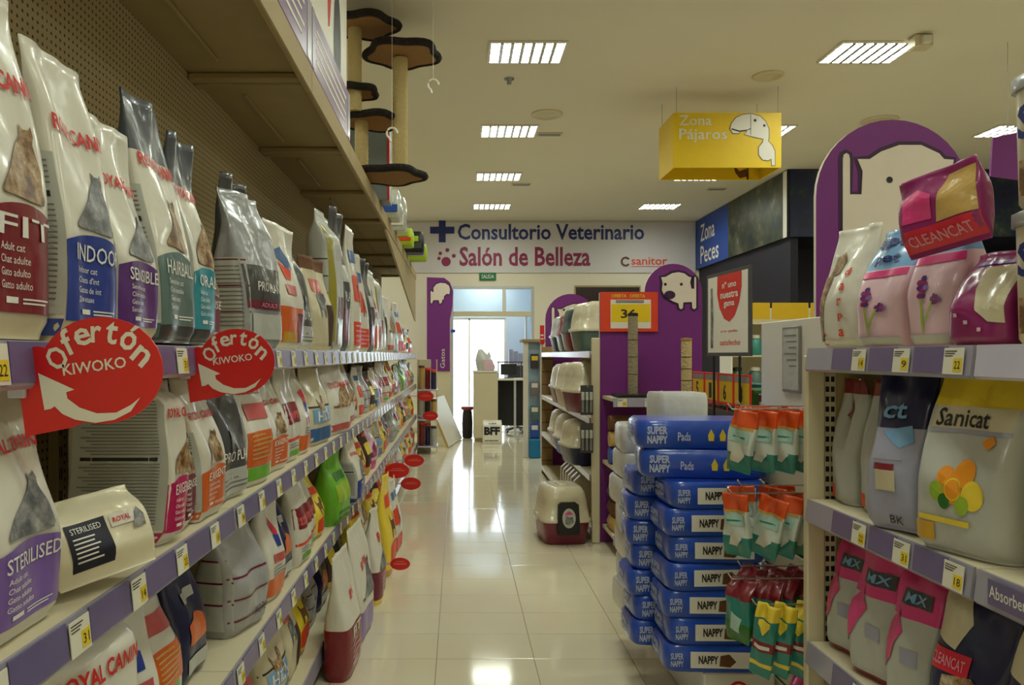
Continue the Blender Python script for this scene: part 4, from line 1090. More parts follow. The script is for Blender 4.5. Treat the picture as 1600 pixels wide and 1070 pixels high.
# ---- red arrow signs that stick out from the eye-level shelf
def arrow_sign(x0, y, z0, sx, tilt, label):
    """outline in units of the near sign's pixels (235 wide, 190 high)"""
    r = empty('offer_sign', (x0, y, z0), label, 'sign', 'red offer signs on the left shelf')
    k = sx / 235.
    def m(px, py, d=0.0):
        u, v = (px - 20) * k, (680 - py) * k
        c, s_ = math.cos(tilt), math.sin(tilt)
        return (u * c - v * s_, d, u * s_ + v * c)
    out = [(22, 545), (60, 540)]
    cx, cy, rx, ry = 158, 578, 97, 84
    for t in range(-155, 118, 13):
        a = math.radians(t); out.append((cx + rx * math.cos(a), cy + ry * math.sin(a)))
    out += [(110, 668), (40, 682)]
    out = [(px, py) for px, py in out]
    b = MB(); b.prism(out, lambda px, py, d: m(px, py, d), 0, .003); o = link('plate', b.mesh('plate', ['red']), r)
    b = MB()
    word = 'Ofertón'; ang = [-158, -133, -112, -94, -75, -52, -25]; wd = [30, 17, 26, 17, 19, 26, 26]; hh = [38, 42, 28, 26, 36, 42, 28]
    for ch, a, w_, h_ in zip(word, ang, wd, hh):
        a = math.radians(a); px, py = cx - 2 + 72 * math.cos(a), cy + 3 + 60 * math.sin(a)
        rot = (a + PI / 2) * .62
        up = -8 if ch in 'Óó' else (-4 if ch in 'ft' else 0)
        def g(u, v, px=px, py=py, rot=rot, up=up):
            c, s_ = math.cos(rot), math.sin(rot); v = v + up
            return m(px + u * c - v * s_, py + u * s_ + v * c, -.0008)
        b.text(ch, g, -w_ / 2, w_ / 2, h_ / 2, -h_ / 2, 0, .02)
    def h2(u, v):
        rot = -.13; c, s_ = math.cos(rot), math.sin(rot)
        return m(148 + u * c - v * s_, 571 + u * s_ + v * c, -.0008)
    b.text('KIWOKO', h2, -50, 50, 9, -9, 0, .015)
    link('lettering', b.mesh('lettering', ['print_white']), r)
    b = MB()
    b.flat([(60, 582), (117, 608), (104, 612), (106, 622), (125, 636), (152, 645), (182, 644), (205, 632), (220, 620), (205, 642), (180, 655), (150, 660), (118, 655), (98, 646), (86, 634), (80, 638), (70, 640)], lambda px, py: m(px, py, -.0008))
    link('arrow', b.mesh('arrow', ['print_white']), r)
    b = MB(); b.box(-.006, .02, -.006, .004, .05 * sx / .2, .09 * sx / .2, 0, .002); link('clip', b.mesh('clip', ['rail_shine']), r)
arrow_sign(-.638, 1.10, 1.285, .215, .0, 'large red offer sign with white arrow clipped to the left shelf nearest the camera')
arrow_sign(-.638, 1.775, 1.292, .214, .0, 'second red offer sign with white arrow, further along the left eye-level shelf')

def wobbler(x, y, z, r, label):
    ro = wroot('shelf_wobbler', (x, y, z), label, 'sign', 'small red oval shelf signs')
    b = MB(); b.prism([(x + r * math.cos(t), z + r * .62 * math.sin(t)) for t in [2 * PI * k / 24 for k in range(24)]], lambda a, c, d: (a, y + d, c), 0, .003); part(b, 'oval_plate', ['red'], ro)
    b = MB(); b.box(x - r * .62, x + r * .62, y - .0015, y - .0005, z - .004, z + .004); b.box(x - r * .4, x + r * .4, y - .0015, y - .0005, z + .012, z + .017); part(b, 'printed_lines', [mat('lighter_red', (232, 110, 96), .5)], ro)
    b = MB(); b.box(LX + .006, x - r * .85, y + .001, y + .003, z - .006, z + .006); part(b, 'clear_arm', ['rail_shine'], ro)
wobbler(-.47, 5.9, .515, .095, 'red oval wobbler at the third left shelf, largest of the small ones')
wobbler(-.42, 7.3, .40, .095, 'red oval wobbler right beside the largest one, a little further away')
wobbler(-.47, 7.6, 0.0 + .13, .10, 'red oval wobbler low by the floor, far down the left shelves')
wobbler(-.36, 4.75, .11, .062, 'red oval wobbler at the foot of the left shelves beside the wine-red bag')
wobbler(-.40, 9.4, .90, .10, 'red oval wobbler at the second left shelf near the far end')
wobbler(-.36, 9.9, .62, .10, 'red oval wobbler at the third left shelf near the far end')

# ---- end rack with tubs at the far end of the left row
ex0, ex1, ey0, ey1 = -.60, -.30, 10.86, 11.30
EX = [.62, 1.02]
root = wroot('end_rack', (-.5, 11.25, 0), 'cream end rack with tubs at the far end of the left shelving', 'rack')
mat('wire', (200, 200, 205), .25, .8)
LYE = LBAYS[-1] + BAY + .01
b = MB(); b.box(ex0, ex1 - .1, LYE + .001, LYE + .02, 0, 1.34, 0, .003); part(b, 'back_panel', ['cream'], root)
for zz in (.12, .5, .92):
    b = MB(); b.box(LX + .045, ex1, LYE - .42, LYE, zz - .02, zz, 0, .003); part(b, 'tray', ['rail_shine'], root)
for xx in (LX + .05, ex1 - .02):
    b = MB(); b.box(xx, xx + .015, LYE - .02, LYE, .002, 1.34); part(b, 'upright', ['cream'], root)
tc = [('maroon', 'redorange', 'red-lidded maroon tub'), ('bagnavy', 'redorange', 'red-lidded navy tub'), ('palegrey', 'dgrey', 'pale tub with dark lid'), ('black', 'red', 'black tub with red lid'), ('sand', 'brown', 'sand-coloured tub with brown lid'), ('greenbag', 'lemon', '')]
for zi, zz in enumerate((.12, .5, .92)):
    for j in range(3):
        c = tc[(zi * 2 + j) % 5]
        x = LX + .10 + .085 * j; y = LYE - .30 + .05 * ((j + zi) % 2); h = .30 - .03 * j
        ro = wroot('tub', (x, y, zz), '%s, %s tray of the far left end rack, %s from left' % (c[2], ('bottom', 'middle', 'top')[zi], ordn(j)), 'tub', 'tubs on the end rack')
        b = MB(); b.lathe([(.036, zz + .001), (.04, zz + .01), (.04, zz + h)], x, y, 0, 16); part(b, 'body', [c[0]], ro)
        b = MB(); b.lathe([(.0425, zz + h), (.0425, zz + h + .03), (.038, zz + h + .036), (.001, zz + h + .036)], x, y, 0, 16); part(b, 'lid', [c[1]], ro)

# ---- white board leaning on the end rack
root = wroot('leaning_board', (-.1, 12.3, 0), 'white flat panel leaning against the end of the left shelves', 'panel')
def bl(yy, t, d): return (-.17 + (yy - 11.6) * .17 - .30 * t + d * .93, yy, .003 + .72 * t + d * .38)
b = MB(); b.prism([(11.6, 0), (12.82, 0), (12.82, 1), (11.6, 1)], bl, 0, .03); part(b, 'panel', ['offwhite'], root)
b = MB(); b.prism([(11.6, 0), (11.604, 0), (11.604, 1), (11.6, 1)], lambda a, t, d: bl(a - .005, t, d), -.002, .032); part(b, 'edge_strip', ['sand'], root)

# ================================================================== RIGHT SHELVING (near)
RX, RB = 1.05, 1.55
RZ = [1.42, .97, .545, .13]
RY1 = 2.30
def right_bay(y0, y1, label, shine):
    r = wroot('shelving_bay', (RB, y0, 0), label, 'shelving', 'low shelving bays on the right')
    b = MB(); b.box(RB, RB + .02, y0, y1, 0, 1.40); part(b, 'back_panel', ['pegboard'], r)
    for i, z in enumerate(RZ[:3]):
        b = MB(); b.box(RX, RB - .002, y0 + .002, y1 - .002, z - .025, z, 0, .002); s = part(b, 'shelf', ['cream'], r)
        b = MB(); b.prism([(RX, z + .001), (RX - .006, z + .001), (RX - .014, z - .062), (RX - .008, z - .068), (RX, z - .066)], lambda x, zz, d: (x, d, zz), y0 + .004, y1 - .004, 0)
        part(b, 'price_rail', ['rail_shine' if (shine and i == 0) else 'rail'], r, s)
        n = int((y1 - y0) / .19)
        for k in range(n):
            ya = y0 + .03 + .19 * k
            b = MB(); b.prism([(RX - .0075, z - .001), (RX - .0095, z - .001), (RX - .0155, z - .058), (RX - .0135, z - .058)], lambda x, zz, d: (x, d, zz), ya + .05, ya + .17, 0)
            if not (shine and i == 0): part(b, 'label_strip', ['rail_purple'], r, s)
            t = link('price_tag', TAGS[(i + 2 * k) % 5], s, (RX - .017 - RB, ya + .024 - y0, z - .060)); t.rotation_euler = (math.radians(-6), 0, -PI / 2)
    if shine:
        b = MB(); z = RZ[1]
        def rm(u, v): return (RX - .0165 + .006 * (v + .03) / .06, 1.50 - u, z - .03 + v)
        b.box(RX - .016, RX - .012, 1.35, 1.50, z - .055, z - .005); part(b, 'label_holder', ['rail_purple'], r)
        b = MB(); b.text('Absorbentes', lambda u, v: (RX - .0168, 1.495 - u, z - .04 + v), 0, .13, 0, .024, 0, .01); part(b, 'lettering', ['txt_white'], r)
    z = RZ[3]
    b = MB(); b.box(RX - .02, RB - .002, y0 + .002, y1 - .002, z - .03, z, 0, .002); part(b, 'base_shelf', ['cream'], r)
    b = MB(); b.box(RX + .01, RX + .03, y0 + .002, y1 - .002, .002, z - .031); part(b, 'kick_plate', ['cream_dim'], r)
    return r
right_bay(.80, 1.548, 'low cream shelving bay at the right edge, nearest the camera', True)
rb = right_bay(1.552, RY1, 'low cream shelving bay on the right with slotted end post', False)
b = MB(); b.box(RX - .004, RX + .05, RY1 + .001, RY1 + .03, .002, 1.40, 0, .004); part(b, 'end_post', ['cream'], rb)
b = MB(); b.box(RX + .05, RX + .088, RY1 + .012, RY1 + .03, .002, 1.40, 0, .002)
for k in range(44):
    for xx in (.056, .072): b.box(RX + xx, RX + xx + .010, RY1 + .0105, RY1 + .0125, .06 + .03 * k, .076 + .03 * k, 1)
part(b, 'slotted_strip', ['cream', 'ink'], rb)
b = MB(); b.box(RX + .088, RB + .02, RY1 + .014, RY1 + .03, .002, 1.40); part(b, 'end_panel', ['cream_dim'], rb)

# ---- litter and hygiene bags on the right
def litter(key, *a, **k): design(key, *a, cat='litter bag', nm='litter_bag', **k)
litter('aprad', .21, .36, .14, ['bw'], 'white bag with red letters running up its front', [('vtext', 'aprad', .35, .12, .62, 'redorange', .022), ('poly', [(-.75, .60), (-.2, .62), (.0, .72), (-.2, .80), (-.6, .76)], 'fur_photo'), ('band', -.9, -.55, .05, .6, 'fur_photo'), ('band', -.9, -.4, .02, .12, 'redorange'), ('side', -.8, .8, .1, .6, 'palegrey'), ('side', -.8, -.2, .04, .14, 'redorange')])
litter('lavender', .20, .31, .13, ['palepink', 'sky'], 'pale litter bag with blue top and lavender flowers',
       [('text', 'super', -.7, .75, .82, .93, 'signnavy', .03), ('text', 'pet', -.5, .5, .69, .79, 'signnavy', .03), ('band', -.95, .95, .59, .65, 'pink'), *[('poly', [(cu + .10 * math.cos(t), cv + .022 * math.sin(t)) for t in (0, 1.05, 2.1, 3.14, 4.2, 5.25)], c) for cu, cv, c in ((-.42, .46, 'plum'), (-.32, .49, 'violet'), (-.25, .45, 'plum'), (-.38, .42, 'violet'), (-.28, .40, 'plum'), (-.18, .42, 'lilac'), (-.33, .36, 'plum'), (-.22, .36, 'violet'), (.15, .33, 'plum'), (.27, .35, 'violet'), (.39, .34, 'plum'), (.5, .32, 'lilac'), (.22, .31, 'violet'), (.36, .31, 'plum'))], ('poly', [(-.30, .34), (-.24, .34), (-.12, .10), (-.2, .10)], 'limegreen'), ('poly', [(.1, .31), (.2, .32), (-.1, .16), (-.14, .18)], 'limegreen'), ('band', -.9, .9, .02, .08, 'palegrey')], zones=[(.66, 1, 1)])
litter('cleancat', .24, .34, .14, ['plum', 'palepink'], 'magenta litter bag with cream swoosh and paw prints', [('poly', [(-.2, .82), (.9, .86), (.9, .22), (.5, .24), (.1, .36), (-.15, .6)], 'bcream'), ('band', -.5, -.38, .30, .34, 'palepink'), ('band', -.2, -.08, .22, .26, 'palepink'), ('band', .2, .32, .14, .18, 'palepink'), ('band', -.7, .9, .86, .9, 'lilac')])
litter('cleantop', .27, .25, .10, ['plum', 'rosered'], 'magenta and red litter bag with pale panel', [('band', -.95, .95, .06, .32, 'rosered'), ('text', 'CLEANCAT', -.75, .75, .12, .24, 'txt_pink', .01), ('poly', [(.0, .34), (.93, .34), (.93, .9), (.25, .9), (.1, .7)], 'sand'), ('poly', [(-.8, .42), (-.1, .40), (-.05, .7), (-.4, .82), (-.8, .75)], 'pink')], style='pillow')
litter('sanicat', .29, .39, .17, ['palegrey', 'lemon'], 'white litter bag with yellow top and citrus fruit',
       [('band', -.96, .96, .68, .80, 'bcream'), ('text', 'Sanicat', -.7, .35, .69, .79, 'txt_ink', .015), ('band', -.96, .96, .655, .68, 'greylil')] +
       [('fruit', u, v, r, c) for u, v, r, c in ((-.22, .42, .024, 'oran2'), (.12, .45, .030, 'oran2'), (-.36, .34, .022, 'limegreen'), (-.05, .36, .031, 'oran2'), (.33, .34, .031, 'lemon'), (-.22, .29, .017, 'dkgreen'), (.14, .28, .020, 'limegreen'), (-.05, .36, .024, 'lemon'), (-.05, .36, .021, 'oran2'))] +
       [('band', -.9, -.45, .06, .16, 'gold'), ('band', -.8, .3, .17, .2, 'lemon'), ('poly', [(.3, .62), (.5, .66), (.6, .62), (.45, .58)], 'oran2')], zones=[(.80, 1, 1)])
litter('navygrey', .22, .38, .15, ['greylil', 'bagnavy'], 'grey-lilac litter bag with navy top', [('text', 'ct', -.5, .3, .70, .80, 'sky', .02), ('poly', [(-.3, .62), (.5, .66), (.7, .56), (.3, .52)], 'sky'), ('band', -.35, .35, .25, .38, 'bcream'), ('band', -.4, .3, .38, .42, 'maroon'), ('text', 'BK', .1, .6, .05, .10, 'txt_ink', 0), ('band', -.5, .5, .44, .445, 'txt_grey')], zones=[(.64, 1, 1)])
litter('redpale', .18, .36, .12, ['palegrey', 'maroon'], 'pale litter bag with red neck', [('band', -.9, -.4, .04, .14, 'redorange'), ('poly', [(-.4, .7), (.1, .84), (.5, .74), (.2, .66)], 'maroon')], zones=[(.88, 1, 1)])
litter('pinkpale', .18, .37, .13, ['palegrey', 'pink', 'maroon'], 'pink-topped pale litter bag', [('band', -.5, .7, .66, .76, 'dgrey'), ('text', 'MX', -.3, .5, .68, .74, 'sky', .02), ('poly', [(-.9, .5), (-.4, .62), (0, .5), (-.3, .4), (-.5, .3), (-.9, .2)], 'pink'), ('band', .0, .6, .3, .4, 'greylil')], zones=[(.58, 1, 1), (0, .05, 2)])
litter('bluecat', .26, .39, .15, ['bagnavy', 'bcream'], 'navy litter bag with cat photo and red band', [('poly', [(-.95, .95), (-.4, .95), (-.1, .7), (-.3, .55), (-.95, .6)], 'bcream'), ('band', -.96, .1, .42, .54, 'rosered'), ('text', 'CLEANCAT', -.85, 0, .45, .51, 'txt_pink', .01), ('poly', [(-.7, .0), (.4, .02), (.5, .38), (.2, .44), (-.5, .40)], 'fur_photo')])
RS1, RS2, RS3, RS4 = 'right top shelf', 'right second shelf', 'right third shelf', 'right bottom shelf'
z = RZ[0] + e; F = 1.075
place('aprad', 'R', F, 2.20, z, w=.185, h=.345, yaw=8, shelf=RS1, var=0)
place('aprad', 'R', F + .19, 2.40 - .02, z - .0, w=.15, h=.34, yaw=0, shelf=RS1, var=1, d=.12).location.y = 2.30
place('lavender', 'R', F, 1.995, z, w=.175, h=.305, yaw=8, shelf=RS1, var=0)
place('lavender', 'R', F + .03, 1.81, z, w=.165, h=.33, d=.11, yaw=8, shelf=RS1, var=1)
place('cleancat', 'R', F + .01, 1.64, z, w=.15, h=.20, yaw=14, shelf=RS1, var=0)
o = place('cleantop', 'R', F - .03, 1.68, z + .195, w=.20, h=.18, d=.06, yaw=20, pitch=0, roll=-8, shelf=RS1, var=0)
z = RZ[1] + e
place('redpale', 'R', F + .03, 2.23, z, w=.13, h=.36, shelf=RS2)
place('redpale', 'R', F + .03, 2.06, z, w=.15, h=.36, shelf=RS2)
place('navygrey', 'R', F - .03, 1.895, z, w=.16, h=.385, yaw=18, roll=-2, shelf=RS2, var=0)
place('sanicat', 'R', F - .02, 1.665, z, w=.22, h=.395, yaw=22, shelf=RS2, var=0)
place('sanicat', 'R', F + .10, 1.43, z, w=.26, h=.39, yaw=12, shelf=RS2, var=1)
z = RZ[2] + e
place('pinkpale', 'R', F + .02, 2.215, z, w=.16, h=.365, yaw=10, shelf=RS3, var=0)
place('pinkpale', 'R', F, 2.04, z, w=.17, h=.37, yaw=12, shelf=RS3, var=1)
place('pinkpale', 'R', F, 1.87, z, w=.15, h=.37, yaw=10, shelf=RS3, var=0)
place('bluecat', 'R', F, 1.66, z, w=.20, h=.385, yaw=16, shelf=RS3, var=0)
place('bluecat', 'R', F, 1.42, z, w=.22, h=.385, yaw=14, shelf=RS3, var=1)
place('sanicat', 'R', F + .02, 1.19, z, w=.22, h=.38, yaw=10, shelf=RS3)
z = RZ[3] + e
place('cleancat', 'R', F + .02, 2.16, z, w=.24, h=.36, shelf=RS4)
place('redpale', 'R', F + .02, 1.93, z, w=.2, h=.36, shelf=RS4)

# ---- pails at the right frame edge
for k, (zz, h) in enumerate(((RZ[0] + e, .262), (RZ[0] + e + .268, .262))):
    cx, cy = 1.225, 1.425
    ro = wroot('litter_pail', (cx, cy, zz), ('cream pail with grey lid on the right top shelf, lower of two', 'cream pail with grey lid stacked on top of another pail')[k], 'pail', 'stacked cream pails')
    b = MB(); b.loft([(cx, cy, .115, .115, 6, zz), (cx, cy, .12, .12, 6, zz + .01), (cx, cy, .124, .124, 6, zz + h - .03)]); part(b, 'body', ['bcream'], ro)
    b = MB(); b.loft([(cx, cy, .13, .13, 6, zz + h - .032), (cx, cy, .13, .13, 6, zz + h - .005), (cx, cy, .12, .12, 6, zz + h)]); part(b, 'lid', ['grey'], ro)
    b = MB()
    def pf(u, v): return (cx - .1255, cy - u, zz + v)
    b.patch(-.08, .08, .02, .09, pf, 2, 2, 0); part(b, 'photo_panel', ['fur_photo'], ro)
    b = MB(); b.text('Su', pf, -.085, .0, .13, .20, 0, .03); b.flat([(.03 + .018 * math.cos(t), .21 + .018 * math.sin(t)) for t in [i * PI / 6 for i in range(12)]], pf, 1)
    def pb(u, v): return (cx + u, cy - .1255, zz + v)
    b.text('Su', pb, -.10, .02, .13, .20, 0, .03)
    part(b, 'lettering', ['signnavy', 'gold'], ro)

# ================================================================== SLAT WALL WITH HANGING PACKS
WX = 1.215; wy0, wy1 = 2.345, 3.08
root = wroot('slat_wall', (WX, 2.7, 0), 'cream slat wall panel beyond the right shelving', 'slat wall')
b = MB(); b.box(WX + .014, WX + .03, wy0, wy1, .002, 1.52); part(b, 'backing', ['ink'], root)
b = MB(); b.box(WX, WX + .013, wy0, wy1, 1.20, 1.53, 0, .003); part(b, 'header_panel', ['offwhite'], root)
zz = 1.196
while zz > .15:
    b = MB(); b.box(WX, WX + .013, wy0, wy1, zz - .093, zz, 0, .003); part(b, 'slat_board', ['cream'], root); zz -= .103
root2 = wroot('notice_plaque', (WX, 2.79, 1.26), 'grey framed notice on the slat wall header', 'notice')
b = MB(); b.box(WX - .008, WX - .001, 2.715, 2.862, 1.265, 1.505, 0, .002); part(b, 'frame', ['grey'], root2)
b = MB(); b.box(WX - .0095, WX - .008, 2.725, 2.852, 1.275, 1.495); part(b, 'sheet', ['palegrey'], root2)
b = MB()
for k in range(6): b.box(WX - .0105, WX - .0095, 2.74, 2.84 - .02 * (k % 3), 1.47 - .022 * k, 1.474 - .022 * k)
part(b, 'printed_lines', ['txt_grey'], root2)

def pouch(key, w, h, d, zones, mats, prints):
    design(key, w, h, d, mats, key, prints, zones, 'pillow', 'treat pack', 5, nm='treat_pack')
mat('packpale', (206, 216, 208), .35, var=.06, coat=.3)
mat('packorange', (226, 84, 24), .35, var=.12, coat=.3)
pouch('orangepack', .095, .20, .028, [(.74, 1, 1), (0, .32, 2)], ['packpale', 'packorange', 'tealpk'], [('band', -.75, .75, .50, .66, 'paleteal', .03), ('band', -.5, .5, .56, .59, 'tealpk'), ('poly', [(-.5, .18), (.1, .16), (.6, .3), (.2, .42), (-.3, .36)], 'bw'), ('band', -.9, .9, .71, .74, 'gold')])
pouch('yellowpack', .07, .23, .028, [(.80, 1, 1), (.5, .80, 0), (.36, .5, 2), (0, .14, 0), (.14, .20, 1)], ['tealpk', 'lemon', 'maroon'], [('poly', [(-.6, .72), (0, .58), (.6, .72), (.6, .78), (0, .64), (-.6, .78)], 'lemon'), ('band', -.7, .7, .40, .45, 'bw')])
pouch('darkpack', .095, .20, .028, [(.70, 1, 1), (0, .32, 2)], ['tealpk', 'maroon', 'dkgreen'], [('poly', [(-.5, .2), (.3, .16), (.5, .4), (-.2, .5)], 'paleteal')])
def hang(key, x, y, ztop, yawdeg, roll, label, grp):
    d = D[key]; body, lab, let = bag_meshes(key, 'R', RND.randint(0, 1))
    o = link('treat_pack', body, None, (x, y, ztop - d['h']))
    o.rotation_euler = (0, math.radians(roll), math.radians(yawdeg))
    if lab: link('label_panel', lab, o)
    tag(o, label, 'treat pack', grp)
def peg(y, z, xe):
    b = MB(); b.tube([(WX, y, z + .012), (xe, y, z + .012), (xe - .012, y, z + .03)], .003, 0, 6); b.box(WX - .006, WX, y - .012, y + .012, z - .02, z + .03, 0, .002); part(b, 'hook', ['chrome'], root)
tiers = [(1.225, 'orangepack', 'upper'), (.955, 'orangepack', 'middle'), (.68, 'darkpack', 'lower')]
for zt, key, nm in tiers:
    for hi, (yy, xs) in enumerate(((2.47, (.90, .975, 1.04, 1.10)), (2.62, (.985, 1.05, 1.12)))):
        peg(yy, zt - .01, xs[0] - .02)
        for k, x in enumerate(xs):
            hang(key, x, yy + .004 * k, zt, -48 + RND.uniform(-16, 16), 6 + RND.uniform(-12, 12), '%s treat pack, %s slat wall tier, %s hook, %s from the aisle' % ({'orangepack': 'orange-topped', 'darkpack': 'dark red and green'}[key], nm, ('near', 'far')[hi], ordn(k)), 'treat packs on slat wall hooks')
peg(2.40, .61, .93)
for k in range(5):
    hang('yellowpack', .94 + .055 * k, 2.40, .63, -45 + RND.uniform(-4, 4), RND.uniform(5, 12), 'yellow and teal treat pack on the lowest slat wall hook, %s from the aisle' % ordn(k), 'yellow treat packs on the lowest hook')
b = MB()
ro = wroot('pink_pouch', (1.12, 2.42, .215), 'plain pink pouch hanging under the yellow treat packs', 'pouch')
bb = Bag(.09, .17, .03, 'pillow', 5); ms = bb.body([], ['pink']); o = link('body', ms, ro); o.rotation_euler = (0, 0, math.radians(-45)); o.location = (-.03, 0, -.0)
b = MB(); b.tube([(WX, 2.42, .385), (1.08, 2.42, .385)], .003, 0, 6); part(b, 'hook', ['chrome'], ro)

# ================================================================== PAD PACKS
mat('padblue', (30, 78, 190), .3, var=.12, scale=8, bump=.3, coat=.5, bscale=12)
mat('padwhite', (206, 206, 204), .4, var=.05, scale=8, bump=.35, coat=.3, bscale=12)
root = wroot('display_plinth', (.95, 3.4, 0), 'white plinth under the stack of blue pad packs', 'plinth')
PZ = .2
b = MB(); b.box(.93, 1.20, 2.905, 3.80, .002, PZ - .002, 0, .006); part(b, 'block', ['offwhite'], root)
b = MB(); b.prism([(1.06 + .038 * math.cos(t), .13 + .038 * math.sin(t)) for t in [k * PI / 12 for k in range(0, 22)]] + [(1.06 + .028 * math.cos(t), .13 + .028 * math.sin(t)) for t in [k * PI / 12 for k in range(21, -1, -1)]], lambda x, zz, d: (x, 2.904 - d, zz), 0, .001)
part(b, 'red_emblem', ['red'], root)
mat('pad_ink', (186, 198, 226), .5)
def pad_mesh(w, d, h, colkey):
    b = MB()
    b.loft([(0, 0, w * .47, d * .46, 7, .001), (0, 0, w * .495, d * .49, 7, h * .12), (0, 0, w * .50, d * .50, 7, h * .5), (0, 0, w * .495, d * .49, 7, h * .88), (0, 0, w * .47, d * .45, 7, h - .001)], 0, 36)
    return b.mesh('pad_pack', [colkey])
def pad_prints(w, d, h, kind):
    lab, let = MB(), MB(); yf = -d * .5 - .002
    def f(x, zz): return (x, yf, zz)
    if kind == 'dog':
        lab.patch(-w * .24, w * .36, h * .2, h * .8, f, 1, 1, 0); lab.flat([(w * .05, h * .28), (w * .16, h * .25), (w * .22, h * .45), (w * .15, h * .72), (w * .06, h * .66)], lambda x, zz: (x, yf - .001, zz), 1)
        let.text('NAPPY', lambda x, zz: (x, yf - .0012, zz), -w * .16, w * .04, h * .36, h * .66, 1, .04)
        let.text('SUPER', lambda x, zz: (x, yf - .0006, zz), -w * .44, -w * .31, h * .5, h * .74, 0, .03); let.text('NAPPY', lambda x, zz: (x, yf - .0006, zz), -w * .44, -w * .31, h * .24, h * .46, 0, .03)
    else:
        let.text('SUPER', lambda x, zz: (x, yf - .0006, zz), -w * .42, -w * .26, h * .52, h * .8, 0, .04); let.text('NAPPY', lambda x, zz: (x, yf - .0006, zz), -w * .42, -w * .26, h * .2, h * .48, 0, .04)
        let.text('Pads', lambda x, zz: (x, yf - .0006, zz), -w * .18, -w * .08, h * .3, h * .6, 0, .02)
        for k in range(3):
            x = w * (.08 + .09 * k); lab.flat([(x - w * .02, h * .3), (x + w * .02, h * .3), (x + w * .025, h * .5), (x, h * .72), (x - w * .025, h * .5)], f, 2)
    # left end
    def g(y, zz): return (-w * .5 - .002, -y, zz)
    let.text('SUPER', g, -d * .36, d * .1, h * .5, h * .75, 0, .03); let.text('NAPPY', g, -d * .36, d * .1, h * .2, h * .45, 0, .03)
    return lab.mesh('printed_panel', ['print_white', 'brown', 'lemon']), let.mesh('lettering', ['pad_ink', 'txt_ink'])
def pad(me, pr, x, y, zz, rz, label, grp):
    o = link('pad_pack', me, None, (x, y, zz)); o.rotation_euler[2] = math.radians(rz)
    if pr: link('printed_panel', pr[0], o); link('lettering', pr[1], o)
    tag(o, label, 'pad pack', grp)
h1 = .103
pm, pp = pad_mesh(.37, .25, h1, 'padblue'), pad_prints(.37, .25, h1, 'dog')
for k in range(7):
    pad(pm, pp, .975 + RND.uniform(-.012, .012), 3.02, PZ + k * h1, RND.uniform(-3, 3), 'blue puppy pad pack with dog picture, %s from the bottom of the front stack' % ordn(k), 'blue pad packs in the front stack')
pm2, pp2 = pad_mesh(.37, .24, h1, 'padblue'), pad_prints(.37, .24, h1, 'plain')
for k in range(7):
    pad(pm2, pp2, .90 + RND.uniform(-.02, .015), 3.29, PZ + k * h1, RND.uniform(-6, 2), 'blue puppy pad pack, %s from the bottom of the stack behind the front one' % ordn(k), 'blue pad packs in the second stack')
pm3, pp3 = pad_mesh(.49, .30, .112, 'padblue'), pad_prints(.49, .30, .112, 'plain')
for k in range(2):
    pad(pm3, pp3, .955 + .02 * (1 - k), 3.12 + .02 * k, PZ + 7 * h1 + .112 * k, -4 - 5 * (1 - k), ('long blue pad pack lying across the two blue stacks', 'long blue pad pack with yellow icons, topmost of the blue packs')[k], 'long blue pad packs on top')
pm4 = pad_mesh(.30, .30, .125, 'padwhite')
for k in range(7):
    pad(pm4, None, .905 + RND.uniform(-.03, .03), 3.66 + RND.uniform(-.01, .01), PZ + k * .125, RND.uniform(-8, 8), 'white wrapped pad pack, %s from the bottom of the white stack' % ordn(k), 'white pad packs')
pm5 = pad_mesh(.24, .22, .15, 'padwhite')
pad(pm5, None, 1.04, 3.66, PZ + 7 * .125 + .001, 6, 'white wrapped pack on the very top of the white stack', 'white pad packs')
# ================================================================== PURPLE ARCHES
def circ(cx, cy, r, n=14): return [(cx + r * math.cos(2 * PI * k / n), cy + r * math.sin(2 * PI * k / n)) for k in range(n)]
AY = 3.85
root = wroot('arch_sign', (2.2, AY, 0), 'big purple arch with cream animal head rising behind the right shelving', 'sign')
def ap(px, py): return at(px, py, AY)
arc = [ap(1395 + 120 * math.cos(math.radians(t)), 307 + 120 * math.sin(math.radians(t))) for t in range(0, -181, -9)]
out = arc + [(ap(1275, 300)[0], .003), (ap(1515, 300)[0], .003)]
b = MB(); b.prism(out, lambda x, zz, d: (x, AY + d, zz), 0, .025, 0, 1); part(b, 'arch_panel', ['purple', 'purple_edge'], root)
hd = [ap(*p) for p in [(1316, 560), (1316, 248), (1317.5, 242), (1321.5, 239.5), (1325.5, 242), (1327, 248), (1327, 304), (1345, 304), (1347, 268), (1339, 249), (1358, 249), (1376, 237), (1404, 227), (1438, 227), (1466, 240), (1474, 249), (1489, 250), (1484, 276), (1491, 300), (1496, 340), (1496, 560)]]
b = MB(); b.flat(grow(hd, .02), lambda x, zz: (x, AY - .002, zz)); part(b, 'cut_out_outline', ['purple_dark'], root)
b = MB(); b.prism(hd, lambda x, zz, d: (x, AY - .003 - d, zz), 0, .004); part(b, 'animal_cut_out', ['purple_edge'], root)
for px in (1388.5, 1467):
    b = MB(); b.flat(circ(*ap(px, 281.5), .0165), lambda x, zz: (x, AY - .009, zz)); part(b, 'eye', ['ink'], root)
b = MB(); b.flat([(ap(1427, 322)[0] + .03 * math.cos(t), ap(1423, 334)[1] + .02 * math.sin(t)) for t in [k * PI / 10 for k in range(20)]], lambda x, zz: (x, AY - .009, zz)); part(b, 'nose', ['ink'], root)

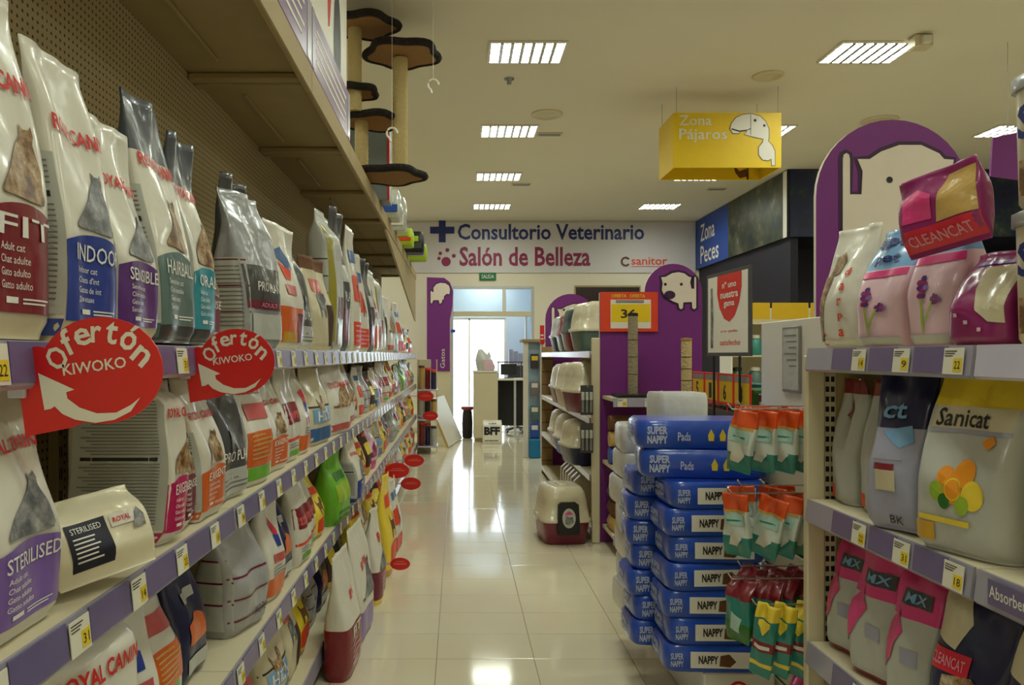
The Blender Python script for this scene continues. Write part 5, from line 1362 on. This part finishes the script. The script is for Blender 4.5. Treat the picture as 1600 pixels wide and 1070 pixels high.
# ---- end cap with scratching posts
EY = 5.75
root = wroot('end_cap_display', (1.45, EY, 0), 'purple end display with arched top, animal cut-out and shelf of scratching posts', 'display')
def ep(px, py): return at(px, py, EY)
arc = [ep(1052 + 45 * math.cos(math.radians(t)), 457 + 45 * math.sin(math.radians(t))) for t in range(0, -181, -10)]
xl, xr = ep(937, 457)[0], ep(1097, 457)[0]
out = arc + [(xl, ep(937, 457)[1]), (xl, .003), (xr, .003)]
b = MB(); b.prism(out, lambda x, zz, d: (x, EY + d, zz), 0, .03, 0, 1); part(b, 'arch_panel', ['purple', 'purple_edge'], root)
K3 = 3.478
def dp(pts): return [ep(640 + x / K3, 320 + y / K3) for x, y in pts]
dog = dp([(1366, 394), (1390, 392), (1425, 372), (1460, 366), (1492, 373), (1515, 391), (1530, 394), (1523, 420), (1530, 456), (1546, 456), (1546, 398), (1550, 390), (1556, 398), (1556, 560), (1545, 568), (1535, 560), (1533, 528), (1486, 530), (1484, 560), (1474, 568), (1464, 560), (1460, 536), (1430, 524), (1388, 500), (1370, 465), (1374, 425)])
b = MB(); b.flat(grow(dog, .018), lambda x, zz: (x, EY - .002, zz)); part(b, 'cut_out_outline', ['purple_dark'], root)
b = MB(); b.prism(dog, lambda x, zz, d: (x, EY - .003 - d, zz), 0, .004); part(b, 'animal_cut_out', ['purple_edge'], root)
for q in dp([(1388, 432), (1475, 432)]):
    b = MB(); b.flat(circ(*q, .011), lambda x, zz: (x, EY - .009, zz)); part(b, 'eye', ['ink'], root)
b = MB(); q = dp([(1412, 490)])[0]; b.flat([(q[0] + .042 * math.cos(t), q[1] + .032 * math.sin(t)) for t in [k * PI / 10 for k in range(20)]], lambda x, zz: (x, EY - .009, zz)); part(b, 'nose', ['purple_dark'], root)
for zz in (1.10, .62, .14):
    b = MB(); b.box(xl + .02, xr, EY - .40, EY - .002, zz - .025, zz, 0, .002); s = part(b, 'shelf', ['cream'], root)
    b = MB(); b.prism([(EY - .40, zz + .004), (EY - .406, zz + .004), (EY - .412, zz - .06), (EY - .40, zz - .06)], lambda y, z_, d: (d, y, z_), xl + .02, xr, 0); part(b, 'price_rail', ['rail'], root, s)
    if zz > 1:
        for k in range(4):
            t = link('price_tag', TAGS[k], s, (xl + .08 + .19 * k - 1.45, EY - .413 - EY, zz - .058))
def scratch(x, y, zz, h, r, m, label):
    ro = wroot('scratching_post', (x, y, zz), label, 'scratching post', 'scratching posts on the end display')
    b = MB(); b.box(x - .13, x + .13, y - .13, y + .13, zz, zz + .02, 0, .004); part(b, 'base', ['plush_dark'], ro)
    b = MB(); n = int(h / .012); b.lathe([((r if k % 2 else r * .95), zz + .02 + h * k / n) for k in range(n + 1)], x, y, 0, 18); part(b, 'post', [m], ro)
    for k in range(3):
        b = MB(); zc = zz + .02 + h * (.25 + .22 * k); b.lathe([(r * 1.02, zc), (r * 1.02, zc + .006)], x, y, 0, 18); part(b, 'seam_ring', ['brown'], ro)
    b = MB(); b.lathe([(r * 1.03, zz + .02 + h), (r * 1.03, zz + .04 + h), (.001, zz + .045 + h)], x, y, 0, 18); part(b, 'cap', ['plush_dark' if m == 'sisal_grey' else 'plush_tan'], ro)
scratch(1.255, 5.52, 1.102, .56, .036, 'sisal_grey', 'tall grey scratching post in front of the yellow price poster')
scratch(1.64, 5.52, 1.102, .38, .038, 'sisal', 'shorter beige scratching post at the right of the end display')
ro = wroot('toy_mouse', (1.45, 5.42, 1.10), 'small white toy mouse lying between the scratching posts', 'toy')
b = MB(); b.lathe([(.001, 1.103), (.03, 1.108), (.035, 1.125), (.02, 1.145), (.001, 1.15)], 1.435, 5.42, 0, 14); part(b, 'body', ['offwhite'], ro)
b = MB(); b.tube([(1.462, 5.42, 1.115), (1.50, 5.41, 1.108)], .003, 0, 6); part(b, 'tail', ['offwhite'], ro)
for k, (c, zz, r) in enumerate((('strapblue', .622, .06), ('sand', .745, .055), ('brown', .86, .055))):
    ro = wroot('rolled_mat', (1.2, 5.5, zz), ('blue', 'sand-coloured', 'brown')[k] + ' rolled mat on the shelf under the scratching posts', 'mat', 'rolled mats')
    b = MB(); b.tube([(1.08, 5.50, zz + r), (1.60, 5.50, zz + r)], r, 0, 16); part(b, 'roll', [c], ro)
    b = MB(); b.tube([(1.25, 5.50, zz + r), (1.27, 5.50, zz + r)], r * 1.03, 0, 16); part(b, 'band', ['offwhite'], ro)
for k, (c, zz) in enumerate((('sand', .142), ('brown', .25), ('dgrey', .36))):
    ro = wroot('folded_bed', (1.3, 5.5, zz), ('sand-coloured', 'brown', 'dark grey')[k] + ' folded pet bed on the lowest shelf of the end display', 'pet bed', 'folded pet beds')
    b = MB(); b.loft([(1.36, 5.54, .26, .16, 4, zz), (1.36, 5.54, .28, .18, 4, zz + .05), (1.36, 5.54, .26, .16, 4, zz + .10)]); part(b, 'cushion', [c], ro)
    b = MB(); b.box(1.30, 1.38, 5.352, 5.358, zz + .02, zz + .07); part(b, 'care_label', ['offwhite'], ro)
# price poster
PY = EY - .02
root = wroot('price_poster', (1.3, PY, 1.57), 'yellow price poster with orange border fixed to the purple end display', 'poster')
def pp_(px, py, d=0): x, zz = at(px, py, PY); return (x, PY - d, zz)
b = MB(); b.prism([(938, 518), (1028, 518), (1028, 456), (938, 456)], lambda x, y, d: pp_(x, y, d), -.006, 0); part(b, 'border', ['redorange'], root)
b = MB(); b.flat([(954, 513), (1017, 513), (1017, 468), (954, 468)], lambda x, y: pp_(x, y, .001)); part(b, 'sheet', ['offwhite'], root)
b = MB(); b.flat([(955, 503), (1016, 503), (1016, 475), (955, 475)], lambda x, y: pp_(x, y, .002)); part(b, 'yellow_field', ['yellow'], root)
b = MB(); b.text('36', lambda x, y: pp_(x, y, .003), 970, 994, 497, 483, 0, .02)
for k in range(3): b.flat([(962, 473 - 1.6 * k), (1006, 473 - 1.6 * k), (1006, 472.3 - 1.6 * k), (962, 472.3 - 1.6 * k)], lambda x, y: pp_(x, y, .003))
part(b, 'lettering', ['txt_ink'], root)
b = MB()
for px in (963, 992):
    b.text('OFERTA', lambda x, y: pp_(x, y, .002), px - 8, px + 16, 465, 459.5, 0, .02)
part(b, 'border_lettering', ['tag_yellow'], root)

# ---- gondola of litter boxes facing the aisle
GX, GB, GY0, GY1 = 1.0, 1.46, 5.80, 9.1
root = wroot('litter_box_shelving', (GB, GY0, 0), 'cream gondola full of litter boxes behind the purple end display', 'shelving')
b = MB(); b.box(GB, GB + .02, GY0, GY1, 0, 1.5); part(b, 'back_panel', ['pegboard'], root)
b = MB(); b.box(GX - .005, GX + .055, GY0 - .09, GY0 - .05, .002, 1.53, 0, .006); part(b, 'end_post', ['cream'], root)
mat('woodpost', (150, 122, 80), .6, var=.1)
b = MB(); b.box(GX - .01, GX + .12, GY1, GY1 + .04, .002, 1.5, 0, .004)
for k in range(9): b.box(GX - .011, GX + .121, GY1 - .002, GY1, .15 + .15 * k, .16 + .15 * k, 1)
part(b, 'far_post', ['woodpost', 'brown'], root)
for zz in (1.43, .93, .50, .10):
    b = MB(); b.box(GX, GB - .002, GY0, GY1 - .002, zz - .025, zz, 0, .003); s = part(b, 'shelf', ['cream'], root)
    b = MB(); b.box(GX - .012, GX - .001, GY0, GY1 - .002, zz - .05, zz + .003, 0, .003); part(b, 'price_rail', ['rail_shine'], root, s)

def litter_box(x, y, zz, w, d, h, base, rz, label, door=True, lid='bcream'):
    """covered tray; local front is -y"""
    r = empty('litter_box', (x, y, zz), label, 'litter box', 'covered litter boxes', math.radians(rz))
    def pt(mb, nm, mats, par=None): return link(nm, mb.mesh(nm, mats), par if par is not None else r)
    b = MB(); hb = h * .40
    b.loft([(0, 0, w * .40, d * .40, 6, .001), (0, 0, w * .42, d * .42, 6, .012), (0, 0, w * .475, d * .475, 6, hb)]); pt(b, 'tray', [base])
    b = MB()
    b.loft([(0, 0, w * .5, d * .5, 6, hb), (0, 0, w * .5, d * .5, 6, hb + .022), (0, 0, w * .47, d * .47, 6, hb + .026), (0, 0, w * .44, d * .45, 5, h * .72), (0, 0, w * .40, d * .42, 5, h * .9), (0, 0, w * .34, d * .36, 4.5, h * .985), (0, 0, w * .28, d * .30, 4, h)]); l = pt(b, 'hood', [lid])
    b = MB(); b.loft([(0, 0, w * .12, d * .2, 5, h - .004), (0, 0, w * .11, d * .19, 5, h + .01), (0, 0, w * .08, d * .16, 5, h + .014)]); pt(b, 'carry_handle', [lid], l)
    for s in (-1, 1):
        b = MB(); b.box(s * w * .5 - .004, s * w * .5 + .008, -.03, .03, hb - .02, hb + .04, 0, .004); pt(b, 'side_clip', ['offwhite'])
    if door:
        def fr(u, v, dd=0.): return (u * w, -d * .5 - .006 - dd + (.03 * d * max(0, (v - .45)) / .5), v * h)
        b = MB(); b.prism([(-.21, .20), (.21, .20), (.22, .3), (.20, .72), (.14, .76), (-.14, .76), (-.20, .72), (-.22, .3)], fr, -.03, .008); pt(b, 'door_frame', ['black'])
        b = MB(); b.prism([(.13 * math.cos(t), .49 + .17 * math.sin(t)) for t in [k * PI / 12 for k in range(24)]], fr, .008, .011)
        dd_ = pt(b, 'door_flap', ['palegrey'])
        b = MB(); b.flat([(-.08, .40), (0, .36), (.09, .42), (.07, .52), (.0, .5), (-.06, .55)], lambda u, v: fr(u, v, .0125)); b.flat([(-.09, .56), (.0, .62), (.09, .56), (.0, .55)], lambda u, v: fr(u, v, .0125), 1); pt(b, 'door_picture', ['grey_photo', 'pink'], dd_)
    return r
litter_box(.785, 5.86, .001, .38, .46, .42, 'wine', 6, 'cream and wine-red covered litter box with black door on the aisle floor')
z = 1.432 + .005
litter_box(1.19, 6.42, z, .38, .48, .40, 'greyteal', -80, 'cream hooded litter box with dark teal tray on the top gondola shelf', False)
MATS['greyteal_dark'] = mat('greyteal_dark', (44, 66, 72), .4, coat=.2)
litter_box(1.17, 6.92, z, .38, .46, .39, 'maroon', -84, 'hooded litter box with red tray behind the teal one on top', False, 'greyteal_dark')
litter_box(1.18, 7.42, z, .38, .46, .36, 'greyteal', -88, 'hooded litter box with teal tray, third on the top gondola shelf', False, 'maroon')
litter_box(1.18, 7.92, z, .38, .46, .36, 'greyteal_dark', -88, 'dark hooded litter box, farthest on the top gondola shelf', False, 'palegrey')
z = .932 + .005
litter_box(1.12, 6.30, z, .40, .50, .41, 'wine', -76, 'cream hooded litter box with wine-red tray on the second gondola shelf', False)
litter_box(1.12, 6.88, z, .40, .48, .40, 'bcream', -82, 'all-cream hooded litter box on the second gondola shelf', False)
litter_box(1.14, 7.5, z, .40, .48, .38, 'wine', -86, 'cream litter box with wine-red tray, third on the second gondola shelf', False)
z = .502 + .005
litter_box(1.10, 6.4, z, .40, .48, .36, 'bagnavy', -80, 'cream hooded litter box with navy tray on the third gondola shelf', False)
litter_box(1.12, 7.0, z, .40, .48, .36, 'strapblue', -84, 'cream hooded litter box with blue tray on the third gondola shelf', False)
litter_box(1.14, 7.6, z, .40, .48, .36, 'wine', -86, 'cream litter box with wine-red tray on the third gondola shelf', False)
for k in range(6):
    y = 6.35 + .16 * k
    ro = wroot('litter_tray', (1.2, y, .10), 'cream open litter tray stood on edge on the lowest gondola shelf, %s from the camera' % ordn(k), 'litter tray', 'open litter trays on edge')
    def rt(x, zz, d): return (x, y + d + .18 * (zz - .1), zz)
    b = MB(); b.prism([(.98, .108), (1.40, .108), (1.42, .14), (1.42, .34), (1.38, .40), (1.02, .40), (.965, .35), (.955, .15)], rt, 0, .05); part(b, 'tray_body', ['bcream'], ro)
    b = MB(); b.prism([(.96, .106), (1.42, .106), (1.42, .13), (.95, .13)], rt, -.008, .058); part(b, 'rim', ['wine' if k % 2 else 'bcream'], ro)
# combs hanging beside the end post
for k, (zz) in enumerate((1.18, .90)):
    ro = wroot('brush_card', (.99, 5.68, zz - .2), ('upper', 'lower')[k] + ' card of grey grooming brushes hanging on the gondola end post', 'brush card', 'cards of grooming brushes')
    b = MB(); b.box(.90, .994, 5.655, 5.66, zz - .22, zz, 0, .001); part(b, 'card', ['dgrey'], ro)
    for j in range(3):
        b = MB(); x = .915 + .03 * j; b.box(x - .008, x + .008, 5.635, 5.654, zz - .20, zz - .11, 0, .003); b.box(x - .011, x + .011, 5.63, 5.654, zz - .11, zz - .05, 1, .003); part(b, 'brush', ['grey', 'palegrey'], ro)
    b = MB(); b.tube([(1.0, 5.712, zz - .01), (.95, 5.69, zz - .01), (.95, 5.64, zz - .01)], .003); part(b, 'hook', ['chrome'], ro)

# second arch, farther away
AY2 = 9.2
root = wroot('arch_sign', (1.3, AY2, 0), 'small distant purple arch with cream animal behind the litter boxes', 'sign')
def a2(px, py): return at(px, py, AY2)
arc = [a2(892 + 40 * math.cos(math.radians(t)), 499 + 40 * math.sin(math.radians(t))) for t in range(0, -181, -12)]
out = arc + [(a2(852, 0)[0], .003), (a2(932, 0)[0], .003)]
b = MB(); b.prism(out, lambda x, zz, d: (x, AY2 + d, zz), 0, .02, 0, 1); part(b, 'arch_panel', ['purple', 'purple_edge'], root)
hd2 = [a2(862 + (x - 1316) * .38, 475 + (y - 227) * .36) for x, y in [(1316, 440), (1316, 247), (1321, 240), (1327, 247), (1327, 304), (1345, 304), (1347, 268), (1339, 249), (1358, 249), (1376, 237), (1404, 227), (1438, 227), (1466, 240), (1474, 249), (1489, 250), (1484, 276), (1491, 300), (1496, 440)]]
b = MB(); b.flat(grow(hd2, .012), lambda x, zz: (x, AY2 - .002, zz)); part(b, 'cut_out_outline', ['purple_dark'], root)
b = MB(); b.prism(hd2, lambda x, zz, d: (x, AY2 - .003 - d, zz), 0, .004); part(b, 'animal_cut_out', ['purple_edge'], root)
b = MB(); b.flat(circ(*a2(881, 484), .014), lambda x, zz: (x, AY2 - .009, zz)); part(b, 'eye', ['ink'], root)
b = MB(); x0, zz0 = a2(844, 538); x1, zz1 = a2(851, 508)
ro = wroot('red_card', (x0, AY2, zz0), 'small red price card left of the distant purple arch', 'sign')
b.box(x0, x1, AY2 + .03, AY2 + .034, zz0, zz1); part(b, 'card', ['red'], ro)
b = MB(); b.box(x0 + .008, x1 - .01, AY2 + .028, AY2 + .0295, zz0 + .1, zz0 + .12); b.box(x0 + .008, x1 - .01, AY2 + .028, AY2 + .0295, zz0 + .06, zz0 + .075); part(b, 'printed_lines', ['txt_white'], ro)
b = MB(); b.tube([((x0 + x1) / 2, AY2 + .032, zz0), ((x0 + x1) / 2, AY2 + .032, 0.002)], .006); part(b, 'pole', ['steel'], ro)

# white display rack further on
root = wroot('display_rack', (1.0, 10.7, 0), 'narrow white rack with blue foot and hanging items near the glazed opening', 'rack')
b = MB(); b.box(.89, .96, 10.5, 10.56, .002, 1.58, 0, .004); part(b, 'post', ['offwhite'], root)
b = MB(); b.box(1.12, 1.18, 10.5, 10.56, .002, 1.58, 0, .004); part(b, 'post', ['offwhite'], root)
b = MB(); b.box(.87, 1.22, 10.46, 10.9, 1.58, 1.62, 0, .004); part(b, 'top_board', ['cream_dim'], root)
b = MB(); b.box(.96, 1.12, 10.56, 10.58, .25, 1.58); part(b, 'back_panel', [mat('paleblue', (160, 190, 206), .5)], root)
b = MB(); b.box(.965, 1.115, 10.42, 10.56, .002, .26, 0, .01); part(b, 'blue_foot', [mat('footblue', (20, 120, 170), .4)], root)
for k, (zz, c) in enumerate(((1.42, 'dgrey'), (1.05, 'steel'), (.72, 'greyteal'), (.475, 'strapblue'))):
    ro = wroot('hanging_pack', (1.04, 10.5, zz - .12), ('dark', 'steel-grey', 'grey-green', 'blue')[k] + ' pack hanging on the narrow white rack', 'package', 'packs on the white rack')
    b = MB(); b.box(.985, 1.10, 10.47, 10.51, zz - .2, zz, 0, .008); part(b, 'body', [c], ro)
    b = MB(); b.box(1.0, 1.085, 10.466, 10.4695, zz - .09, zz - .03); part(b, 'label_panel', ['lemon' if k == 0 else 'offwhite'], ro)
    b = MB(); b.tube([(1.04, 10.559, zz - .01), (1.04, 10.462, zz - .01)], .003); part(b, 'hook', ['chrome'], ro)

# ---- counter, desk and things in front of the opening
root = wroot('counter', (.45, 12.6, 0), 'tall white counter block standing in front of the glazed opening', 'counter')
b = MB(); b.box(.25, .64, 12.4, 12.95, .06, 1.12, 0, .006); part(b, 'body', ['cream'], root)
b = MB(); b.box(.24, .65, 12.39, 12.96, 1.121, 1.15, 0, .004); part(b, 'top', ['offwhite'], root)
b = MB(); b.box(.27, .62, 12.42, 12.93, .002, .06); part(b, 'plinth', ['cream_dim'], root)
root = wroot('gift_bundle', (.44, 12.6, 1.15), 'pale pink wrapped bundle with pointed ears on the counter', 'bundle')
b = MB(); b.loft([(.45, 12.6, .14, .12, 3, 1.152), (.45, 12.6, .155, .13, 3, 1.22), (.42, 12.6, .14, .12, 3, 1.32), (.39, 12.6, .09, .08, 2.5, 1.41), (.36, 12.6, .03, .03, 2, 1.50)]); part(b, 'body', ['palegrey'], root)
b = MB(); b.loft([(.50, 12.50, .09, .05, 3, 1.156), (.50, 12.49, .10, .06, 3, 1.22), (.48, 12.49, .07, .05, 3, 1.33)]); part(b, 'pink_front', ['palepink'], root)
b = MB(); b.lathe([(.04, 1.36), (.03, 1.41), (.004, 1.46)], .50, 12.58, 0, 12); part(b, 'ear', ['palegrey'], root)
b = MB(); b.lathe([(.012, 1.352), (.012, 1.37), (.001, 1.375)], .43, 12.52, 0, 10); part(b, 'dark_knot', ['ink'], root)
root = wroot('paper_bag', (.54, 12.2, 0), 'white bag with black lettering on the floor in front of the counter', 'bag')
bb = Bag(.31, .37, .14, 'block', 9); o = link('body', bb.body([], ['offwhite']), root); o.location = (0, 0, .001)
b = MB()
b.text('BFF', lambda u, v: bb.front(u, v, .004), -.13, .12, .14, .27, 0, .05); b.text('cat', lambda u, v: bb.front(u, v, .004), -.06, .07, .31, .335, 0, .02); b.text('www', lambda u, v: bb.front(u, v, .004), -.13, .1, .04, .06, 0, .02)
link('lettering', b.mesh('lettering', ['ink']), root)
root = wroot('waste_bin', (.12, 12.9, 0), 'dark rounded bin with wine-red rim left of the counter', 'bin')
b = MB(); b.lathe([(.07, .002), (.085, .02), (.09, .25), (.08, .42), (.07, .47)], .155, 13.0, 0, 20); part(b, 'body', ['black'], root)
b = MB(); b.lathe([(.07, .47), (.105, .49), (.11, .52), (.09, .535), (.001, .535)], .155, 13.0, 0, 20); part(b, 'rim', ['maroon'], root)
root = wroot('reception_desk', (.95, 13.4, 0), 'white reception desk with dark void under its top, right of the counter', 'desk')
b = MB(); b.box(.66, 1.22, 13.1, 13.7, .97, 1.0, 0, .004); part(b, 'desk_top', ['offwhite'], root)
b = MB(); b.box(.95, .99, 13.12, 13.16, .002, .969, 0, .004); part(b, 'leg', ['alu'], root)
b = MB(); b.box(.66, 1.2, 13.66, 13.69, .15, .969); part(b, 'dark_void_panel', ['black'], root)  # black back and side panels stand in for the shade under the top
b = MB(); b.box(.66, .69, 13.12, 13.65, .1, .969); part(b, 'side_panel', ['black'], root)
b = MB(); b.box(.68, 1.15, 13.5, 13.7, 1.27, 1.29, 0, .003); b.box(.70, .72, 13.55, 13.6, 1.0, 1.27); b.box(1.1, 1.12, 13.55, 13.6, 1.0, 1.27); part(b, 'raised_shelf', ['dgrey'], root)
root = wroot('monitor', (.86, 13.4, 1.0), 'dark monitor on the reception desk', 'monitor')
b = MB(); b.box(.74, 1.02, 13.40, 13.43, 1.06, 1.25, 0, .006); part(b, 'screen', ['black'], root)
b = MB(); b.box(.86, .90, 13.41, 13.44, 1.01, 1.06); b.box(.80, .96, 13.36, 13.48, 1.001, 1.012, 0, .003); part(b, 'stand', ['dgrey'], root)
root = wroot('desk_chair', (1.08, 13.95, 0), 'dark office chair behind the reception desk', 'chair')
b = MB(); b.loft([(1.08, 13.95, .2, .2, 4, .45), (1.08, 13.95, .22, .22, 4, .49), (1.08, 13.95, .19, .19, 4, .53)]); part(b, 'seat', ['charcoal'], root)
b = MB(); b.box(.90, 1.26, 14.10, 14.15, .70, 1.22, 0, .02); part(b, 'backrest', ['charcoal'], root)
b = MB(); b.tube([(1.08, 13.95, .08), (1.08, 13.95, .46)], .025); part(b, 'column', ['steel'], root)
b = MB(); b.box(1.06, 1.10, 14.11, 14.13, .5, .72); part(b, 'back_bar', ['steel'], root)
for k in range(5):
    a = 2 * PI * k / 5; b = MB(); b.tube([(1.08, 13.95, .1), (1.08 + .24 * math.cos(a), 13.95 + .24 * math.sin(a), .05)], .015); b.tube([(1.08 + .24 * math.cos(a), 13.94 + .24 * math.sin(a), .028), (1.08 + .24 * math.cos(a), 13.97 + .24 * math.sin(a), .028)], .026); part(b, 'leg', ['dgrey'], root)
root = wroot('file_cabinet', (1.1, 14.9, 0), 'lilac-grey file holders on a low white cabinet in the vestibule', 'cabinet')
b = MB(); b.box(.98, 1.5, 14.80, 15.18, .002, 1.22, 0, .005); part(b, 'cabinet_body', ['offwhite'], root)
for k in range(3):
    b = MB(); b.box(.98 + .1 * k, 1.06 + .1 * k, 14.85, 15.05, 1.222, 1.52 - .04 * k, 0, .004); part(b, 'file_holder', ['greylil'], root)

# ================================================================== PROMO BIN, POSTER STAND, PRICE CARDS
bx0, bx1, by0, by1 = 1.52, 1.77, 3.72, 4.9
root = wroot('promo_bin', (1.8, 4.3, 0), 'cream low promo bin behind the pad packs', 'display')
b = MB(); b.box(bx0, bx1, by0, by1, .002, 1.0, 0, .006); part(b, 'body', ['cream'], root)
b = MB(); b.box(bx0 - .02, bx1 + .02, by0 - .02, by1 + .02, 1.001, 1.09, 0, .006); part(b, 'rim', ['charcoal'], root)
for k, t in enumerate('5163'):
    ya = by1 - .02 - .245 * k
    ro = wroot('price_card', (bx0 - .025, ya, 1.12), 'yellow price card in a red frame on the promo bin, %s' % ('leftmost', 'second from left', 'second from right', 'rightmost')[k], 'sign', 'yellow price cards in red frames')
    b = MB(); X = bx0 - .026
    b.box(X - .006, X, ya - .238, ya, 1.125, 1.30, 0, .002); part(b, 'red_frame', ['red'], ro)
    b = MB(); b.box(X - .0075, X - .006, ya - .222, ya - .016, 1.14, 1.255); part(b, 'yellow_sheet', ['yellow_deep'], ro)
    b = MB(); b.box(X - .0075, X - .006, ya - .222, ya - .016, 1.257, 1.288); part(b, 'header_strip', ['grey'], ro)
    b = MB(); b.text(t, lambda u, v: (X - .0082, ya - u, 1.15 + v), .08, .13, 0, .09, 0, .03); part(b, 'lettering', ['txt_ink'], ro)
    b = MB(); b.tube([(X + .004, ya - .12, 1.09), (X + .004, ya - .12, 1.13)], .006); part(b, 'foot', ['red'], ro)
for k, (c, nm) in enumerate((('charcoal', 'charcoal'), ('dkgreen', 'dark green'), ('tealpk', 'teal'), ('sand', 'sand-coloured'))):
    ro = wroot('boxed_toy', (1.75, 3.9 + .27 * k, 1.09), nm + ' boxed item lying in the promo bin', 'box', 'boxed items in the promo bin')
    b = MB(); b.box(1.56, 1.74, 3.80 + .27 * k, 4.0 + .27 * k, 1.092, 1.20 + .02 * k, 0, .006); part(b, 'box', [c], ro)
    b = MB(); b.box(1.557, 1.559, 3.83 + .27 * k, 3.97 + .27 * k, 1.11, 1.16); part(b, 'label_panel', ['offwhite'], ro)
PXa, PYa, PXb, PYb = 1.44, 4.45, 1.475, 3.88
root = wroot('poster_stand', (1.455, 4.2, 1.09), 'white poster with red drop shape in a dark frame on two legs', 'poster')
def pl(t, zz, d=0): return (PXa + (PXb - PXa) * t - d, PYa + (PYb - PYa) * t, zz)
b = MB(); b.prism([(0, 1.395), (1, 1.395), (1, 1.86), (0, 1.86)], lambda t, zz, d: pl(t, zz, d), -.012, 0); part(b, 'frame', ['charcoal'], root)
b = MB(); b.flat([(.04, 1.415), (.96, 1.415), (.96, 1.84), (.04, 1.84)], lambda t, zz: pl(t, zz, .001)); part(b, 'sheet', ['offwhite'], root)
b = MB(); b.flat([(.28, 1.84), (.27, 1.74), (.33, 1.66), (.44, 1.60), (.56, 1.58), (.68, 1.61), (.78, 1.68), (.83, 1.76), (.83, 1.84)], lambda t, zz: pl(t, zz, .002)); part(b, 'red_drop', ['red'], root)
b = MB()
for k, (a, c) in enumerate(((.40, .72), (.36, .76), (.44, .68))): b.text(('nº uno', 'nuestra', 'gama')[k], lambda t, zz: pl(t, zz, .0035), a, c, 1.765 - .055 * k, 1.80 - .055 * k, 0, .02)
part(b, 'lettering', ['txt_white'], root)
b = MB(); b.text('si no quedas', lambda t, zz: pl(t, zz, .002), .36, .74, 1.52, 1.54, 0, .01); b.text('satisfecho', lambda t, zz: pl(t, zz, .002), .34, .80, 1.455, 1.485, 0, .01); part(b, 'red_lettering', ['redorange'], root)
b = MB(); b.flat([(.11, 1.44), (.17, 1.44), (.18, 1.62), (.16, 1.78), (.11, 1.78)], lambda t, zz: pl(t, zz, .002)); part(b, 'bottle_picture', ['grey_photo'], root)
for t in (.16, .76):
    p = pl(t, 1.4, -.006); b = MB(); b.tube([(p[0], p[1], 1.005), (p[0], p[1], 1.4)], .007); part(b, 'leg', ['ink'], root)

# ================================================================== AQUATIC SHELVING (far right)
root = wroot('aquatic_shelving', (4.0, 9.6, 0), 'cream shelving with yellow headers below the fish banner', 'shelving')
b = MB(); b.box(3.35, 4.75, 9.75, 9.78, .002, 2.0); part(b, 'back_panel', ['cream'], root)
for k in range(3):
    b = MB(); b.box(3.36 + .47 * k, 3.80 + .47 * k, 9.36, 9.38, 1.84, 2.04, 0, .003); part(b, 'yellow_header', ['yellow_deep'], root)
for zz in (.1, .55, 1.0, 1.40, 1.80):
    b = MB(); b.box(3.35, 4.75, 9.38, 9.749, zz - .02, zz, 0, .003); part(b, 'shelf', ['cream'], root)
for x in (3.33, 4.75):
    b = MB(); b.box(x, x + .02, 9.38, 9.78, .002, 2.0); part(b, 'side_panel', ['offwhite'], root)
nn = 0
for zi, zz in enumerate((1.0, 1.40)):
    for k in range(6):
        x = 3.46 + .22 * k; c = ['dkgreen', 'greyteal', 'sand', 'tealpk', 'palegrey', 'brown'][(k + zi * 2) % 6]
        ro = wroot('aquarium_jar', (x, 9.5, zz), '%s jar on the %s aquatic shelf, %s from the left' % ({'dkgreen': 'dark green', 'greyteal': 'grey-green', 'sand': 'sand-coloured', 'tealpk': 'teal', 'palegrey': 'pale grey', 'brown': 'brown'}[c], ('lower', 'upper')[zi], ordn(k)), 'jar', 'jars on the aquatic shelving')
        b = MB(); b.lathe([(.07, zz + .001), (.075, zz + .02), (.075, zz + .18), (.05, zz + .21)], x, 9.52, 0, 14); part(b, 'body', [c], ro)
        b = MB(); b.lathe([(.056, zz + .21), (.056, zz + .25), (.001, zz + .255)], x, 9.52, 0, 14); part(b, 'lid', ['offwhite' if k % 2 else 'black'], ro)

# ================================================================== LABELS FOR THE BAGS
from collections import defaultdict
grp = defaultdict(list)
for o, desc, shelf, y in PLACED: grp[(desc, shelf)].append((y, o))
for (desc, shelf), lst in grp.items():
    lst.sort(key=lambda t: t[0])
    for i, (y, o) in enumerate(lst):
        w = ', ' + shelf
        if len(lst) > 1: w += ', %s nearest' % ordn(i)
        if desc.endswith('standing on the floor'): w = ' in front of the left shelves'
        o['label'] = desc + w
